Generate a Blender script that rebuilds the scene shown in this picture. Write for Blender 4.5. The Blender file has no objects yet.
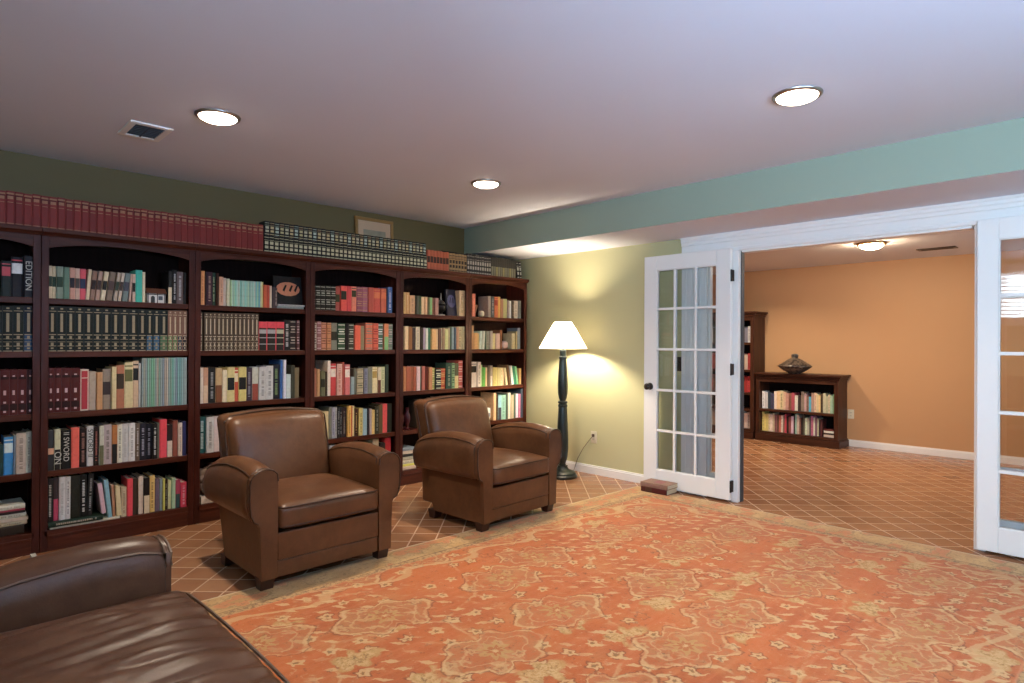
import bpy, bmesh, math, random
from mathutils import Vector, Matrix, noise
C = bpy.context.scene.collection
PI = math.pi
rnd = random.Random(7)

# ------------------------------------------------------------------ helpers
def lin(h, k=1.0):
    """hex colour -> linear rgb"""
    if len(h) == 3: h = ''.join(c * 2 for c in h)
    o = []
    for i in (0, 2, 4):
        c = int(h[i:i+2], 16) / 255
        c = c / 12.92 if c <= .04045 else ((c + .055) / 1.055) ** 2.4
        o.append(min(.9, c * k))
    return tuple(o)

class MB:
    """collects shapes; build() links them as ONE mesh object"""
    def __init__(s): s.v = []; s.f = []; s.m = []; s.c = []; s.usecol = False
    def add(s, vs, fs, mi=0, col=None, M=None):
        b = len(s.v)
        for p in vs:
            p = Vector(p)
            s.v.append(M @ p if M else p)
        for i, f in enumerate(fs):
            s.f.append([b + j for j in f]); s.m.append(mi)
            cc = col[i] if isinstance(col, list) else col
            if cc: s.usecol = True
            s.c.append(cc)
    def box(s, lo, hi, mi=0, col=None, M=None):
        x0, y0, z0 = lo; x1, y1, z1 = hi
        s.add([(x0,y0,z0),(x1,y0,z0),(x1,y1,z0),(x0,y1,z0),(x0,y0,z1),(x1,y0,z1),(x1,y1,z1),(x0,y1,z1)],
              [(3,2,1,0),(4,5,6,7),(0,1,5,4),(1,2,6,5),(2,3,7,6),(3,0,4,7)], mi, col, M)
    def prism(s, outline, axis, a, b, mi=0, col=None, M=None):
        """closed 2-D outline extruded from a to b along axis"""
        n = len(outline)
        def p(u, w, t): return {'x': (t,u,w), 'y': (u,t,w), 'z': (u,w,t)}[axis]
        vs = [p(u,w,a) for u,w in outline] + [p(u,w,b) for u,w in outline]
        fs = [tuple(range(n)), tuple(range(2*n-1, n-1, -1))]
        fs += [(i, n+i, n+(i+1)%n, (i+1)%n) for i in range(n)]
        s.add(vs, fs, mi, col, M)
    def loft(s, sections, mi=0, cap=True, closed=True, M=None):
        n = len(sections[0]); vs = [p for sec in sections for p in sec]; fs = []
        for i in range(len(sections)-1):
            for j in range(n if closed else n-1):
                k = (j+1) % n
                fs.append((i*n+j, i*n+k, (i+1)*n+k, (i+1)*n+j))
        if cap:
            fs.append(tuple(range(n-1,-1,-1))); fs.append(tuple((len(sections)-1)*n+j for j in range(n)))
        s.add(vs, fs, mi, None, M)
    def lathe(s, prof, segs=32, c=(0,0,0), mi=0, cap=True, M=None):
        secs = [[(c[0]+r*math.cos(2*PI*j/segs), c[1]+r*math.sin(2*PI*j/segs), c[2]+z) for j in range(segs)] for r, z in prof]
        s.loft(secs, mi, cap, True, M)
    def tube(s, pts, r, segs=8, mi=0, closed=False, M=None):
        pts = [Vector(p) for p in pts]; n = len(pts); secs = []
        for i, p in enumerate(pts):
            if closed: t = pts[(i+1)%n] - pts[i-1]
            else: t = pts[min(i+1,n-1)] - pts[max(i-1,0)]
            t = t.normalized() if t.length > 1e-9 else Vector((0,0,1))
            a = Vector((0,0,1)) if abs(t.z) < .9 else Vector((1,0,0))
            u = t.cross(a).normalized(); w = t.cross(u)
            secs.append([p + r*(math.cos(2*PI*k/segs)*u + math.sin(2*PI*k/segs)*w) for k in range(segs)])
        if closed: secs.append(secs[0])
        s.loft(secs, mi, not closed, True, M)
    def softbox(s, lo, hi, r, n=10, fn=None, mi=0, M=None):
        """rounded box made of a fine grid; fn(p, u, v, w) may reshape each point (u,v,w in -1..1)"""
        lo = Vector(lo); hi = Vector(hi); c = (lo+hi)/2; h = (hi-lo)/2
        nn = n if isinstance(n, tuple) else (n, n, n)
        bm = bmesh.new(); key = {}
        def spread(i, m): # denser towards the rims
            t = -1 + 2*i/m
            return math.sin(t*PI/2)*.45 + t*.55
        def vert(i, j, k):
            q = (i, j, k)
            if q not in key:
                uvw = [spread(a, b) for a, b in zip(q, nn)]
                p = Vector([c[a]+h[a]*uvw[a] for a in range(3)])
                inner = Vector([max(lo[a]+r, min(hi[a]-r, p[a])) for a in range(3)])
                d = p-inner
                if d.length > 1e-9: p = inner + d.normalized()*r
                if fn: p = fn(p, *uvw)
                key[q] = bm.verts.new(p)
            return key[q]
        for ax in range(3):
            a, b = [(1,2),(2,0),(0,1)][ax]
            for side in (0, nn[ax]):
                for i in range(nn[a]):
                    for j in range(nn[b]):
                        def q(i_, j_):
                            t = [0,0,0]; t[ax] = side; t[a] = i_; t[b] = j_; return vert(*t)
                        f = [q(i,j), q(i+1,j), q(i+1,j+1), q(i,j+1)]
                        if side == 0: f.reverse()
                        bm.faces.new(f)
        bm.verts.index_update()
        s.add([v.co.copy() for v in bm.verts], [[v.index for v in f.verts] for f in bm.faces], mi, None, M)
        bm.free()
    def build(s, name, mats, parent=None, smooth=None, bevel=0, seg=2, loc=None, rot=None):
        me = bpy.data.meshes.new(name)
        me.from_pydata([tuple(v) for v in s.v], [], s.f)
        if not isinstance(mats, (list, tuple)): mats = [mats]
        for m in mats: me.materials.append(m)
        me.polygons.foreach_set('material_index', s.m)
        if s.usecol:
            at = me.color_attributes.new('Col', 'FLOAT_COLOR', 'CORNER')
            for p in me.polygons:
                c = s.c[p.index] or (.5,.5,.5)
                for li in p.loop_indices: at.data[li].color = (c[0], c[1], c[2], 1)
        bm = bmesh.new(); bm.from_mesh(me); bmesh.ops.recalc_face_normals(bm, faces=bm.faces[:]) if not s.usecol else None
        bm.to_mesh(me); bm.free()
        if smooth is not None:
            me.shade_smooth(); me.set_sharp_from_angle(angle=math.radians(smooth))
        me.update()
        o = bpy.data.objects.new(name, me); C.objects.link(o)
        if parent: o.parent = parent
        if loc: o.location = loc
        if rot: o.rotation_euler = rot
        if bevel:
            b = o.modifiers.new('bevel', 'BEVEL'); b.width = bevel; b.segments = seg; b.limit_method = 'ANGLE'; b.angle_limit = math.radians(40)
            b.use_clamp_overlap = True
        return o

def tag(o, label, cat=None, group=None, kind=None):
    o['label'] = label
    if cat: o['category'] = cat
    if group: o['group'] = group
    if kind: o['kind'] = kind
    return o
def empty(name, loc=(0,0,0), rz=0):
    o = bpy.data.objects.new(name, None); C.objects.link(o); o.location = loc; o.rotation_euler = (0,0,rz); o.empty_display_size = .1
    return o
def copy_tree(o, parent=None):
    c = o.copy(); C.objects.link(c); c.parent = parent
    for ch in list(o.children): copy_tree(ch, c)
    return c
def structure(o, label=None):
    o['kind'] = 'structure'
    if label: o['label'] = label
    return o

ORD = 'first second third fourth fifth sixth seventh eighth ninth tenth eleventh twelfth thirteenth fourteenth fifteenth sixteenth seventeenth eighteenth nineteenth'.split()
TENS = {2: ('twentieth', 'twenty'), 3: ('thirtieth', 'thirty'), 4: ('fortieth', 'forty'), 5: ('fiftieth', 'fifty')}
def ordinal(n):
    if n < 20: return ORD[n-1]
    a, b = TENS[n//10]
    return a if n % 10 == 0 else b + '-' + ORD[n % 10 - 1]

def colour_name(h):
    if len(h) == 3: h = ''.join(c*2 for c in h)
    r, g, b = [int(h[i:i+2], 16)/255 for i in (0,2,4)]
    mx, mn = max(r,g,b), min(r,g,b); d = mx-mn
    s = d/mx if mx else 0
    if d < 1e-6: hue = 0
    elif mx == r: hue = ((g-b)/d) % 6
    elif mx == g: hue = (b-r)/d+2
    else: hue = (r-g)/d+4
    hue *= 60
    if mx < .28 and s < .6: return 'black' if s < .35 else ('dark green' if 80 < hue < 200 else 'dark blue' if 200 <= hue < 270 else 'dark brown')
    if s < .14: return 'white' if mx > .72 else 'grey' if mx > .4 else 'dark grey'
    if hue < 12 or hue > 335: return 'pink' if mx > .75 and s < .35 else 'red' if mx > .6 and s > .5 else 'maroon'
    if hue < 46:
        if mx > .78: return 'cream' if s < .3 else 'orange' if s > .55 else 'tan'
        return 'tan' if mx > .55 else 'brown'
    if hue < 70: return 'cream' if s < .3 and mx > .7 else 'yellow' if mx > .7 else 'olive'
    if hue < 165: return 'pale green' if mx > .58 and s < .4 else 'green' if mx > .38 else 'dark green'
    if hue < 200: return 'teal' if mx < .75 and s > .3 else 'pale blue'
    if hue < 265: return 'pale blue' if mx > .6 and s < .4 else 'blue' if mx > .4 and s > .4 else 'slate'
    return 'mauve'

# ------------------------------------------------------------------ materials
def nt(name):
    m = bpy.data.materials.new(name); m.use_nodes = True
    t = m.node_tree; t.nodes.clear()
    out = t.nodes.new('ShaderNodeOutputMaterial'); b = t.nodes.new('ShaderNodeBsdfPrincipled')
    t.links.new(b.outputs[0], out.inputs[0])
    return m, t, b, out
class G:
    """small node-graph writer"""
    def __init__(s, t): s.t = t
    def n(s, typ, **kw):
        nd = s.t.nodes.new(typ)
        for k, v in kw.items(): setattr(nd, k, v)
        return nd
    def put(s, sock, v):
        if hasattr(v, 'is_linked') or isinstance(v, bpy.types.NodeSocket): s.t.links.new(v, sock)
        else: sock.default_value = v
    def m(s, op, a, b=None, c=None, clamp=False):
        nd = s.n('ShaderNodeMath', operation=op, use_clamp=clamp)
        s.put(nd.inputs[0], a)
        if b is not None: s.put(nd.inputs[1], b)
        if c is not None: s.put(nd.inputs[2], c)
        return nd.outputs[0]
    def step(s, x, a, b):
        """smooth 0..1 ramp of x from a to b"""
        nd = s.n('ShaderNodeMapRange', interpolation_type='SMOOTHSTEP')
        if a > b:
            s.put(nd.inputs[0], x); nd.inputs[1].default_value = b; nd.inputs[2].default_value = a; nd.inputs[3].default_value = 1; nd.inputs[4].default_value = 0
        else:
            s.put(nd.inputs[0], x); nd.inputs[1].default_value = a; nd.inputs[2].default_value = b
        return nd.outputs[0]
    def band(s, x, a, b, e=.004):
        return s.m('MULTIPLY', s.step(x, a-e, a+e), s.step(x, b+e, b-e))
    def mix(s, f, a, b):
        nd = s.n('ShaderNodeMix', data_type='RGBA')
        s.put(nd.inputs[0], f)
        for sock, v in ((nd.inputs[6], a), (nd.inputs[7], b)):
            s.put(sock, v if not isinstance(v, tuple) else (v[0], v[1], v[2], 1))
        return nd.outputs[2]
    def noise(s, vec, scale, detail=3, rough=.55, w=None):
        nd = s.n('ShaderNodeTexNoise'); s.put(nd.inputs['Vector'], vec)
        nd.inputs['Scale'].default_value = scale; nd.inputs['Detail'].default_value = detail; nd.inputs['Roughness'].default_value = rough
        return nd.outputs['Fac'], nd.outputs['Color']
    def xyz(s, v):
        nd = s.n('ShaderNodeSeparateXYZ'); s.put(nd.inputs[0], v); return nd.outputs
    def comb(s, x, y, z=0.0):
        nd = s.n('ShaderNodeCombineXYZ'); s.put(nd.inputs[0], x); s.put(nd.inputs[1], y); s.put(nd.inputs[2], z); return nd.outputs[0]
    def vm(s, op, a, b=None, scale=None):
        nd = s.n('ShaderNodeVectorMath', operation=op); s.put(nd.inputs[0], a)
        if b is not None: s.put(nd.inputs[1], b)
        if scale is not None: s.put(nd.inputs['Scale'], scale)
        return nd.outputs['Value'] if op in ('LENGTH','DISTANCE','DOT_PRODUCT') else nd.outputs[0]
    def bump(s, bsdf, h, strength=.2, dist=.01):
        nd = s.n('ShaderNodeBump'); nd.inputs['Strength'].default_value = strength; nd.inputs['Distance'].default_value = dist
        s.put(nd.inputs['Height'], h); s.t.links.new(nd.outputs[0], bsdf.inputs['Normal'])
    def obj(s): return s.n('ShaderNodeTexCoord').outputs['Object']
    def pos(s): return s.n('ShaderNodeNewGeometry').outputs['Position']

def plain(name, col, rough=.5, metal=0, var=.08, scale=6, bump=0, coat=0, spec=.5, bscale=80):
    """principled with a gentle noise variation"""
    m, t, b, out = nt(name); g = G(t)
    v = g.obj()
    f, _ = g.noise(v, scale, 4)
    c0 = tuple(max(0, x*(1-var)) for x in col); c1 = tuple(min(1, x*(1+var)) for x in col)
    t.links.new(g.mix(f, c0, c1), b.inputs['Base Color'])
    b.inputs['Roughness'].default_value = rough; b.inputs['Metallic'].default_value = metal
    b.inputs['Coat Weight'].default_value = coat; b.inputs['Specular IOR Level'].default_value = spec
    if bump:
        f2, _ = g.noise(v, bscale, 3); g.bump(b, f2, bump, .002)
    return m
def emissive(name, col, strength):
    m, t, b, out = nt(name)
    b.inputs['Base Color'].default_value = (*col, 1); b.inputs['Emission Color'].default_value = (*col, 1); b.inputs['Emission Strength'].default_value = strength
    return m
def wood(name, c0, c1, rough=.35, axis='z', scale=1.0, coat=.06, spec=.15):
    m, t, b, out = nt(name); g = G(t)
    p = g.xyz(g.obj())
    st = {'z': (14,14,1.2), 'x': (1.2,14,14), 'y': (14,1.2,14)}[axis]
    v = g.comb(g.m('MULTIPLY', p[0], st[0]*scale), g.m('MULTIPLY', p[1], st[1]*scale), g.m('MULTIPLY', p[2], st[2]*scale))
    f, _ = g.noise(v, 2.2, 6, .65)
    t.links.new(g.mix(g.step(f, .3, .7), c0, c1), b.inputs['Base Color'])
    b.inputs['Roughness'].default_value = rough; b.inputs['Coat Weight'].default_value = coat; b.inputs['Coat Roughness'].default_value = .25; b.inputs['Specular IOR Level'].default_value = spec
    g.bump(b, f, .08, .002)
    return m
def leather(name, c0, c1, rough=.36, big=3.0, spec=.45):
    m, t, b, out = nt(name); g = G(t); v = g.obj()
    f, _ = g.noise(v, big, 5, .6)
    f2, _ = g.noise(v, 26, 4, .7)
    f3, _ = g.noise(v, 190, 2)
    mixf = g.m('ADD', g.m('MULTIPLY', f, .8), g.m('MULTIPLY', f2, .25))
    t.links.new(g.mix(g.step(mixf, .33, .72), c0, c1), b.inputs['Base Color'])
    r = g.m('ADD', g.m('MULTIPLY', f2, .22), rough-.1)
    t.links.new(r, b.inputs['Roughness'])
    b.inputs['Specular IOR Level'].default_value = spec
    g.bump(b, g.m('ADD', g.m('MULTIPLY', f3, .35), g.m('MULTIPLY', f2, .9)), .22, .004)
    return m
def glass_mat(name, tint=(.985,.985,.98)):
    m, t, b, out = nt(name); g = G(t); t.nodes.remove(b)
    tr = g.n('ShaderNodeBsdfTransparent'); tr.inputs[0].default_value = (*tint, 1)
    gl = g.n('ShaderNodeBsdfGlossy'); gl.inputs['Roughness'].default_value = .02
    fr = g.n('ShaderNodeFresnel'); fr.inputs[0].default_value = 1.5
    mx = g.n('ShaderNodeMixShader')
    t.links.new(g.m('MULTIPLY', fr.outputs[0], 1.15, clamp=True), mx.inputs[0]); t.links.new(tr.outputs[0], mx.inputs[1]); t.links.new(gl.outputs[0], mx.inputs[2])
    t.links.new(mx.outputs[0], out.inputs[0])
    return m

M = {}
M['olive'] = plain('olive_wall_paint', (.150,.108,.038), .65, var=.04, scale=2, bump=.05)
M['sage'] = plain('sage_soffit_paint', (.30,.365,.285), .6, var=.03, scale=2)
M['green'] = plain('green_wall_paint', (.56,.53,.30), .6, var=.04, scale=2, bump=.05)
M['ceiling'] = plain('ceiling_paint', (.70,.725,.82), .8, var=.02, scale=2)
M['ceiling_far'] = plain('far_ceiling_paint', (.70,.70,.72), .8, var=.02, scale=2)
M['orange'] = plain('orange_wall_paint', (.56,.315,.15), .65, var=.05, scale=1.2, bump=.04)
M['white'] = plain('white_trim_paint', (.88,.88,.86), .35, var=.02, bump=.02)
M['cherry'] = wood('dark_cherry_wood', (.034,.0075,.0048), (.070,.0155,.009), .45)
M['cherry_x'] = wood('lit_cherry_wood_lengthwise', (.046,.0105,.0055), (.095,.024,.0115), .45, axis='x')  # redder and brighter copy: light caught by shelf edges is in the colour
M['cherry_back'] = wood('shaded_cherry_back', (.008,.004,.003), (.014,.006,.005), .8, coat=0, spec=.08)  # near-black copy of the wood: shade inside the shelves is in the colour
M['walnut'] = wood('dark_walnut_wood', (.035,.013,.008), (.075,.028,.015), .4)
M['walnut_y'] = wood('dark_walnut_wood_lengthwise', (.035,.013,.008), (.075,.028,.015), .4, axis='y')
M['leather'] = leather('brown_club_leather', (.078,.030,.0115), (.160,.068,.028), .36)
M['leather_dark'] = leather('dark_sofa_leather', (.078,.032,.016), (.140,.064,.033), .33, spec=.25)
M['piping'] = plain('leather_piping', (.05,.022,.012), .4)
M['piping_tan'] = plain('rubbed_leather_piping', (.12,.065,.038), .4)
M['leg'] = plain('dark_leg_wood', (.035,.012,.008), .4)
M['glass'] = glass_mat('clear_glass')
M['bronze'] = plain('dark_bronze', (.035,.03,.028), .35, metal=.8)
M['black'] = plain('black_paint', (.012,.012,.013), .5)
M['dark_strip'] = plain('dark_grey_strip', (.045,.05,.06), .6)
M['lamp_paint'] = plain('dark_green_lamp_paint', (.012,.022,.023), .33, var=.6, scale=9, coat=.1)
M['nickel'] = plain('brushed_nickel', (.42,.40,.38), .32, metal=1)
M['brass'] = plain('aged_brass', (.42,.26,.10), .35, metal=1)
M['outlet'] = plain('ivory_plastic', (.72,.66,.50), .35)
M['gold'] = plain('gilt_frame', (.36,.20,.065), .35, metal=.35, var=.25)
M['mat_board'] = plain('pale_mat_board', (.62,.41,.26), .8)
M['cord'] = plain('brown_cord', (.12,.08,.05), .5)
M['bulb'] = emissive('warm_bulb', (1,.85,.64), 1350)
M['can_lens'] = emissive('recessed_light_lens', (1,.84,.66), CAN_STRENGTH := 22)
M['flush_lens'] = emissive('flush_light_glass', (1,.78,.52), 300)
M['far_lens'] = emissive('far_recessed_lens', (1,.80,.56), 9)

# floor tile: square terracotta tiles laid on the diagonal
def tile_mat():
    m, t, b, out = nt('terracotta_tile_floor'); g = G(t)
    p = g.xyz(g.pos()); s = .70710678
    n_ = g.m('MULTIPLY', g.m('ADD', p[0], p[1]), s); m_ = g.m('MULTIPLY', g.m('SUBTRACT', p[0], p[1]), s)
    a = g.m('DIVIDE', g.m('SUBTRACT', n_, 3.167), .1667); c = g.m('DIVIDE', g.m('SUBTRACT', m_, -2.310), .1602)
    fa = g.m('FRACT', a); fc = g.m('FRACT', c)
    da = g.m('MULTIPLY', g.m('MINIMUM', fa, g.m('SUBTRACT', 1.0, fa)), .1667)
    dc = g.m('MULTIPLY', g.m('MINIMUM', fc, g.m('SUBTRACT', 1.0, fc)), .1602)
    d = g.m('MINIMUM', da, dc)
    grout = g.step(d, .0050, .0030)
    idv = g.comb(g.m('FLOOR', a), g.m('FLOOR', c))
    wn = g.n('ShaderNodeTexWhiteNoise', noise_dimensions='2D'); t.links.new(idv, wn.inputs['Vector'])
    f, _ = g.noise(g.pos(), 7, 5, .6); f2, _ = g.noise(g.pos(), 60, 3)
    base = g.mix(wn.outputs['Value'], (.30,.132,.063), (.40,.20,.10))
    base = g.mix(g.m('MULTIPLY', g.step(f, .35, .75), .45), base, (.23,.092,.045))
    base = g.mix(g.m('MULTIPLY', f2, .18), base, (.34,.17,.09))
    gc = g.mix(f, (.50,.31,.19), (.62,.41,.26))
    t.links.new(g.mix(grout, base, gc), b.inputs['Base Color'])
    t.links.new(g.m('ADD', .24, g.m('MULTIPLY', grout, .45)), b.inputs['Roughness'])
    g.bump(b, g.m('ADD', g.m('MULTIPLY', g.step(d, .003, .009), 1.0), g.m('MULTIPLY', f, .25)), .35, .004)
    return m
M['tile'] = tile_mat()

def book_mat():
    m, t, b, out = nt('book_cover_cloth'); g = G(t)
    at = g.n('ShaderNodeAttribute', attribute_name='Col')
    f, _ = g.noise(g.obj(), 45, 3)
    c = g.mix(g.m('MULTIPLY', g.step(f, .4, .8), .22), at.outputs['Color'], (.05,.04,.03))
    t.links.new(c, b.inputs['Base Color']); b.inputs['Roughness'].default_value = .6; b.inputs['Specular IOR Level'].default_value = .3
    return m
M['book'] = book_mat()
BK = 1.22    # cloth reflectance relative to how the dim shelves show it

# ------------------------------------------------------------------ camera (calibrated: 623 px focal length, 1.28 m above the floor)
def add_camera():
    yaw, pitch, roll = math.radians(45.8278), math.radians(.1194), math.radians(.2927)
    F = Vector((math.cos(yaw)*math.cos(pitch), math.sin(yaw)*math.cos(pitch), math.sin(pitch)))
    R = Vector((math.sin(yaw), -math.cos(yaw), 0)); U = R.cross(F)
    R2 = math.cos(roll)*R + math.sin(roll)*U; U2 = math.cos(roll)*U - math.sin(roll)*R
    cd = bpy.data.cameras.new('camera'); cd.sensor_width = 36; cd.lens = 623.37*36/1024; cd.clip_start = .05
    o = bpy.data.objects.new('camera', cd); C.objects.link(o)
    Mx = Matrix((( R2.x, U2.x, -F.x, 0), (R2.y, U2.y, -F.y, 0), (R2.z, U2.z, -F.z, 1.28), (0,0,0,1)))
    o.matrix_world = Mx
    bpy.context.scene.camera = o
add_camera()
EXPOSURE = 0.0
# ------------------------------------------------------------------ the room shell
XR, YL, HC, HB = 4.83, 4.98, 2.46, 2.19        # right wall face, books wall face, ceiling, soffit
X0, Y0 = -1.25, -2.5                            # wall behind the camera, wall to its right
XF, HF = 8.53, 2.30                             # far orange wall and its ceiling
b = MB(); b.box((X0-.1,Y0-.1,-.1), (XF+.1,YL+.12,0)); structure(b.build('floor', M['tile']), 'terracotta tile floor laid on the diagonal')
b = MB(); b.box((X0-.1,Y0-.1,HC), (XR+.12,YL+.12,HC+.1)); structure(b.build('ceiling', M['ceiling']), 'pale ceiling over the library')
b = MB(); b.box((XR+.12,Y0-.1,HF), (XF+.1,YL+.12,HF+.1)); structure(b.build('ceiling_far', M['ceiling_far']), 'ceiling of the orange room')
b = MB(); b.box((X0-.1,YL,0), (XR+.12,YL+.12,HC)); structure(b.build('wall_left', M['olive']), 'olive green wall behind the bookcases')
OPEN0, OPEN1, HEAD = .24, 2.64, 2.06            # the wide opening: two sidelights and a pair of doors
b = MB()
for (y0,y1,z0,z1) in ((OPEN1,YL,0,HC),(Y0,OPEN0,0,HC),(OPEN0,OPEN1,HEAD,HC)):
    for (xa,xb,mi) in ((XR,XR+.09,0),(XR+.09,XR+.12,1)): b.box((xa,y0,z0),(xb,y1,z1),mi)
structure(b.build('wall_right', [M['green'], M['orange']]), 'green wall with the wide opening to the orange room')
b = MB(); b.add([(4.14,Y0,HB),(XR,Y0,HB),(XR,YL,HB),(4.14,YL,HB),(4.14,Y0,HC),(4.14,YL,HC),(XR,Y0,HC),(XR,YL,HC)],
    [(0,3,5,4),(0,1,6,4),(3,2,7,5),(4,5,7,6)], 0); b.add([(4.14,Y0,HB),(XR,Y0,HB),(XR,YL,HB),(4.14,YL,HB)], [(0,1,2,3)], 1)
structure(b.build('ceiling_beam', [M['sage'], M['ceiling']]), 'boxed green soffit along the right wall')
WY0, WY1, WZ0, WZ1 = .15, 1.55, 1.62, 2.32      # high window behind the camera
b = MB()
UY0, UY1, UZ0, UZ1 = -1.95, -.15, .95, 1.95       # added unseen window on the same wall, lights the beam and doors
for (y0,y1,z0,z1) in ((Y0-.1,UY0,0,HC),(UY0,UY1,0,UZ0),(UY0,UY1,UZ1,HC),(UY1,WY0,0,HC),(WY1,YL,0,HC),(WY0,WY1,0,WZ0),(WY0,WY1,WZ1,HC)): b.box((X0-.1,y0,z0),(X0,y1,z1))
structure(b.build('wall_back', M['green']))
VX0, VX1, VZ0, VZ1 = -.95, 2.45, .95, 1.95         # added unseen window right of the camera, lights the ceiling
b = MB()
for (x0,x1,z0,z1) in ((X0-.1,VX0,0,HC),(VX1,XR+.12,0,HC),(VX0,VX1,0,VZ0),(VX0,VX1,VZ1,HC)): b.box((x0,Y0-.1,z0),(x1,Y0,z1))
structure(b.build('wall_front', M['green']))
b = MB(); b.box((XF,Y0-.1,0),(XF+.1,YL+.12,HF)); structure(b.build('wall_far', M['orange']), 'orange wall at the end of the far room')
b = MB(); b.box((XR+.12,YL,0),(XF,YL+.12,HF)); structure(b.build('wall_far_left', M['orange']))
FX0, FX1 = 5.9, 7.9  # added unseen window, lights the orange room from its right
b = MB()
for (x0,x1,z0,z1) in ((XR+.12,FX0,0,HF),(FX1,XF,0,HF),(FX0,FX1,0,.95),(FX0,FX1,1.95,HF)): b.box((x0,Y0-.1,z0),(x1,Y0,z1))
structure(b.build('wall_far_right', M['orange']))

def window(name, axis, a0, a1, z0, z1, face, depth, label):
    """frame + glass + horizontal blind in a wall hole; axis is the wall's run"""
    root = empty(name); structure(root, label)
    P = (lambda u, w, z: (w, u, z)) if axis == 'y' else (lambda u, w, z: (u, w, z))
    def bx(m, u0, u1, w0, w1, za, zb):
        p, q = P(u0, w0, za), P(u1, w1, zb)
        m.box([min(p[i],q[i]) for i in range(3)], [max(p[i],q[i]) for i in range(3)])
    f = MB(); t = .05
    mid = (a0+a1)/2
    for (u0,u1,za,zb) in ((a0,a1,z0,z0+t),(a0,a1,z1-t,z1),(a0,a0+t,z0+t,z1-t),(a1-t,a1,z0+t,z1-t),(mid-.02,mid+.02,z0+t,z1-t)):
        bx(f, u0,u1, face-depth*.9, face-depth*.4, za, zb)
    for (u0,u1,za,zb) in ((a0-.07,a1+.07,z0-.07,z0),(a0-.07,a1+.07,z1,z1+.07),(a0-.07,a0,z0,z1),(a1,a1+.07,z0,z1)):
        bx(f, u0,u1, face, face+.018, za, zb)
    f.build('window_frame', M['white'], root, bevel=.003)
    gm = MB(); bx(gm, a0+t, a1-t, face-depth*.7, face-depth*.66, z0+t, z1-t); gm.build('glass', M['glass'], root)
    bl = MB(); n = int((z1-z0)/.05)
    for i in range(n):
        z = z0+.03+i*(z1-z0-.05)/(n-1); w0 = face-depth*.36; w1 = face-depth*.02
        p = [P(a0+.01,w0,z-.010),P(a1-.01,w0,z-.010),P(a1-.01,w1,z+.010),P(a0+.01,w1,z+.010)]
        bl.add(p+[(x,y,zz+.002) for x,y,zz in p], [(0,1,2,3),(7,6,5,4),(0,4,5,1),(1,5,6,2),(2,6,7,3),(3,7,4,0)])
    bl.build('blind', M['white'], root)
window('window_1', 'y', WY0, WY1, WZ0, WZ1, X0, .1, 'high window with white horizontal blind')
window('added_window_2', 'x', VX0, VX1, VZ0, VZ1, Y0, .1, 'added wide window with white horizontal blind')

window('added_window_6', 'x', FX0, FX1, .95, 1.95, Y0, .1, 'added window with white horizontal blind in the orange room')
# baseboards
window('added_window_5', 'y', UY0, UY1, UZ0, UZ1, X0, .1, 'added window with white horizontal blind beside the sofa wall')
def base_run(name, pts, mat=M['white']):
    b = MB()
    for (x0,y0,x1,y1) in pts:
        b.box((x0,y0,0),(x1,y1,.072)); 
        ins = .005
        b.box((x0+(ins if x1-x0<.05 else 0), y0+(ins if y1-y0<.05 else 0),.072),(x1, y1,.086))
    return structure(b.build(name, mat, bevel=.003))
base_run('baseboard_right', [(XR-.016,2.85,XR,YL)])
base_run('baseboard_far', [(XF-.016,Y0,XF,YL)])
base_run('baseboard_far_left', [(XR+.12,YL-.016,XF-.016,YL)])
base_run('baseboard_left', [(X0,YL-.016,XR-.016,YL)])

# header moulding, casings and posts of the opening
b = MB()
prof = [(XR,2.035),(XR-.020,2.035),(XR-.024,2.043),(XR-.024,2.060),(XR-.018,2.066),(XR-.018,2.115),(XR-.026,2.121),(XR-.026,2.142),(XR-.034,2.150),(XR-.034,2.168),(XR-.044,2.180),(XR-.044,2.189),(XR,2.189)]
b.prism(prof, 'y', OPEN0-.22, 2.85)
structure(b.build('trim_1', M['white'], bevel=.0015), 'white moulded header over the opening')
def casing(name, y0, y1):
    b = MB(); w = y1-y0
    b.box((XR-.016,y0,0),(XR,y1,2.035))
    for k in (.12,.32,.68,.88): b.box((XR-.022,y0+w*(k-.07),0),(XR-.016,y0+w*(k+.07),2.035))
    return structure(b.build(name, M['white'], bevel=.002))
casing('trim_2', OPEN1-.03, 2.85); casing('trim_3', OPEN0-.21, OPEN0+.03)
def post(name, y0, y1, s):
    b = MB(); b.box((XR-.018,y0,0),(XR+.075,y1,2.045))
    o = structure(b.build(name, M['white'], bevel=.002))
    d = MB(); yy = y0 if s < 0 else y1
    d.box((XR+.022,min(yy,yy+s*.006),0),(XR+.075,max(yy,yy+s*.006),2.045)); d.build('dark_post_strip', M['dark_strip'], o)  # thin dark strip down the opening side of the post
post('trim_4', 2.335, 2.395, -1); post('trim_5', .725, .785, 1)
b = MB(); b.box((XR-.0,OPEN0,2.035),(XR+.12,OPEN1,2.075)); b.box((XR+.0,.803,2.02),(XR+.1,2.317,2.035))
structure(b.build('trim_6', M['white']), 'white head jamb of the opening')

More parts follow.
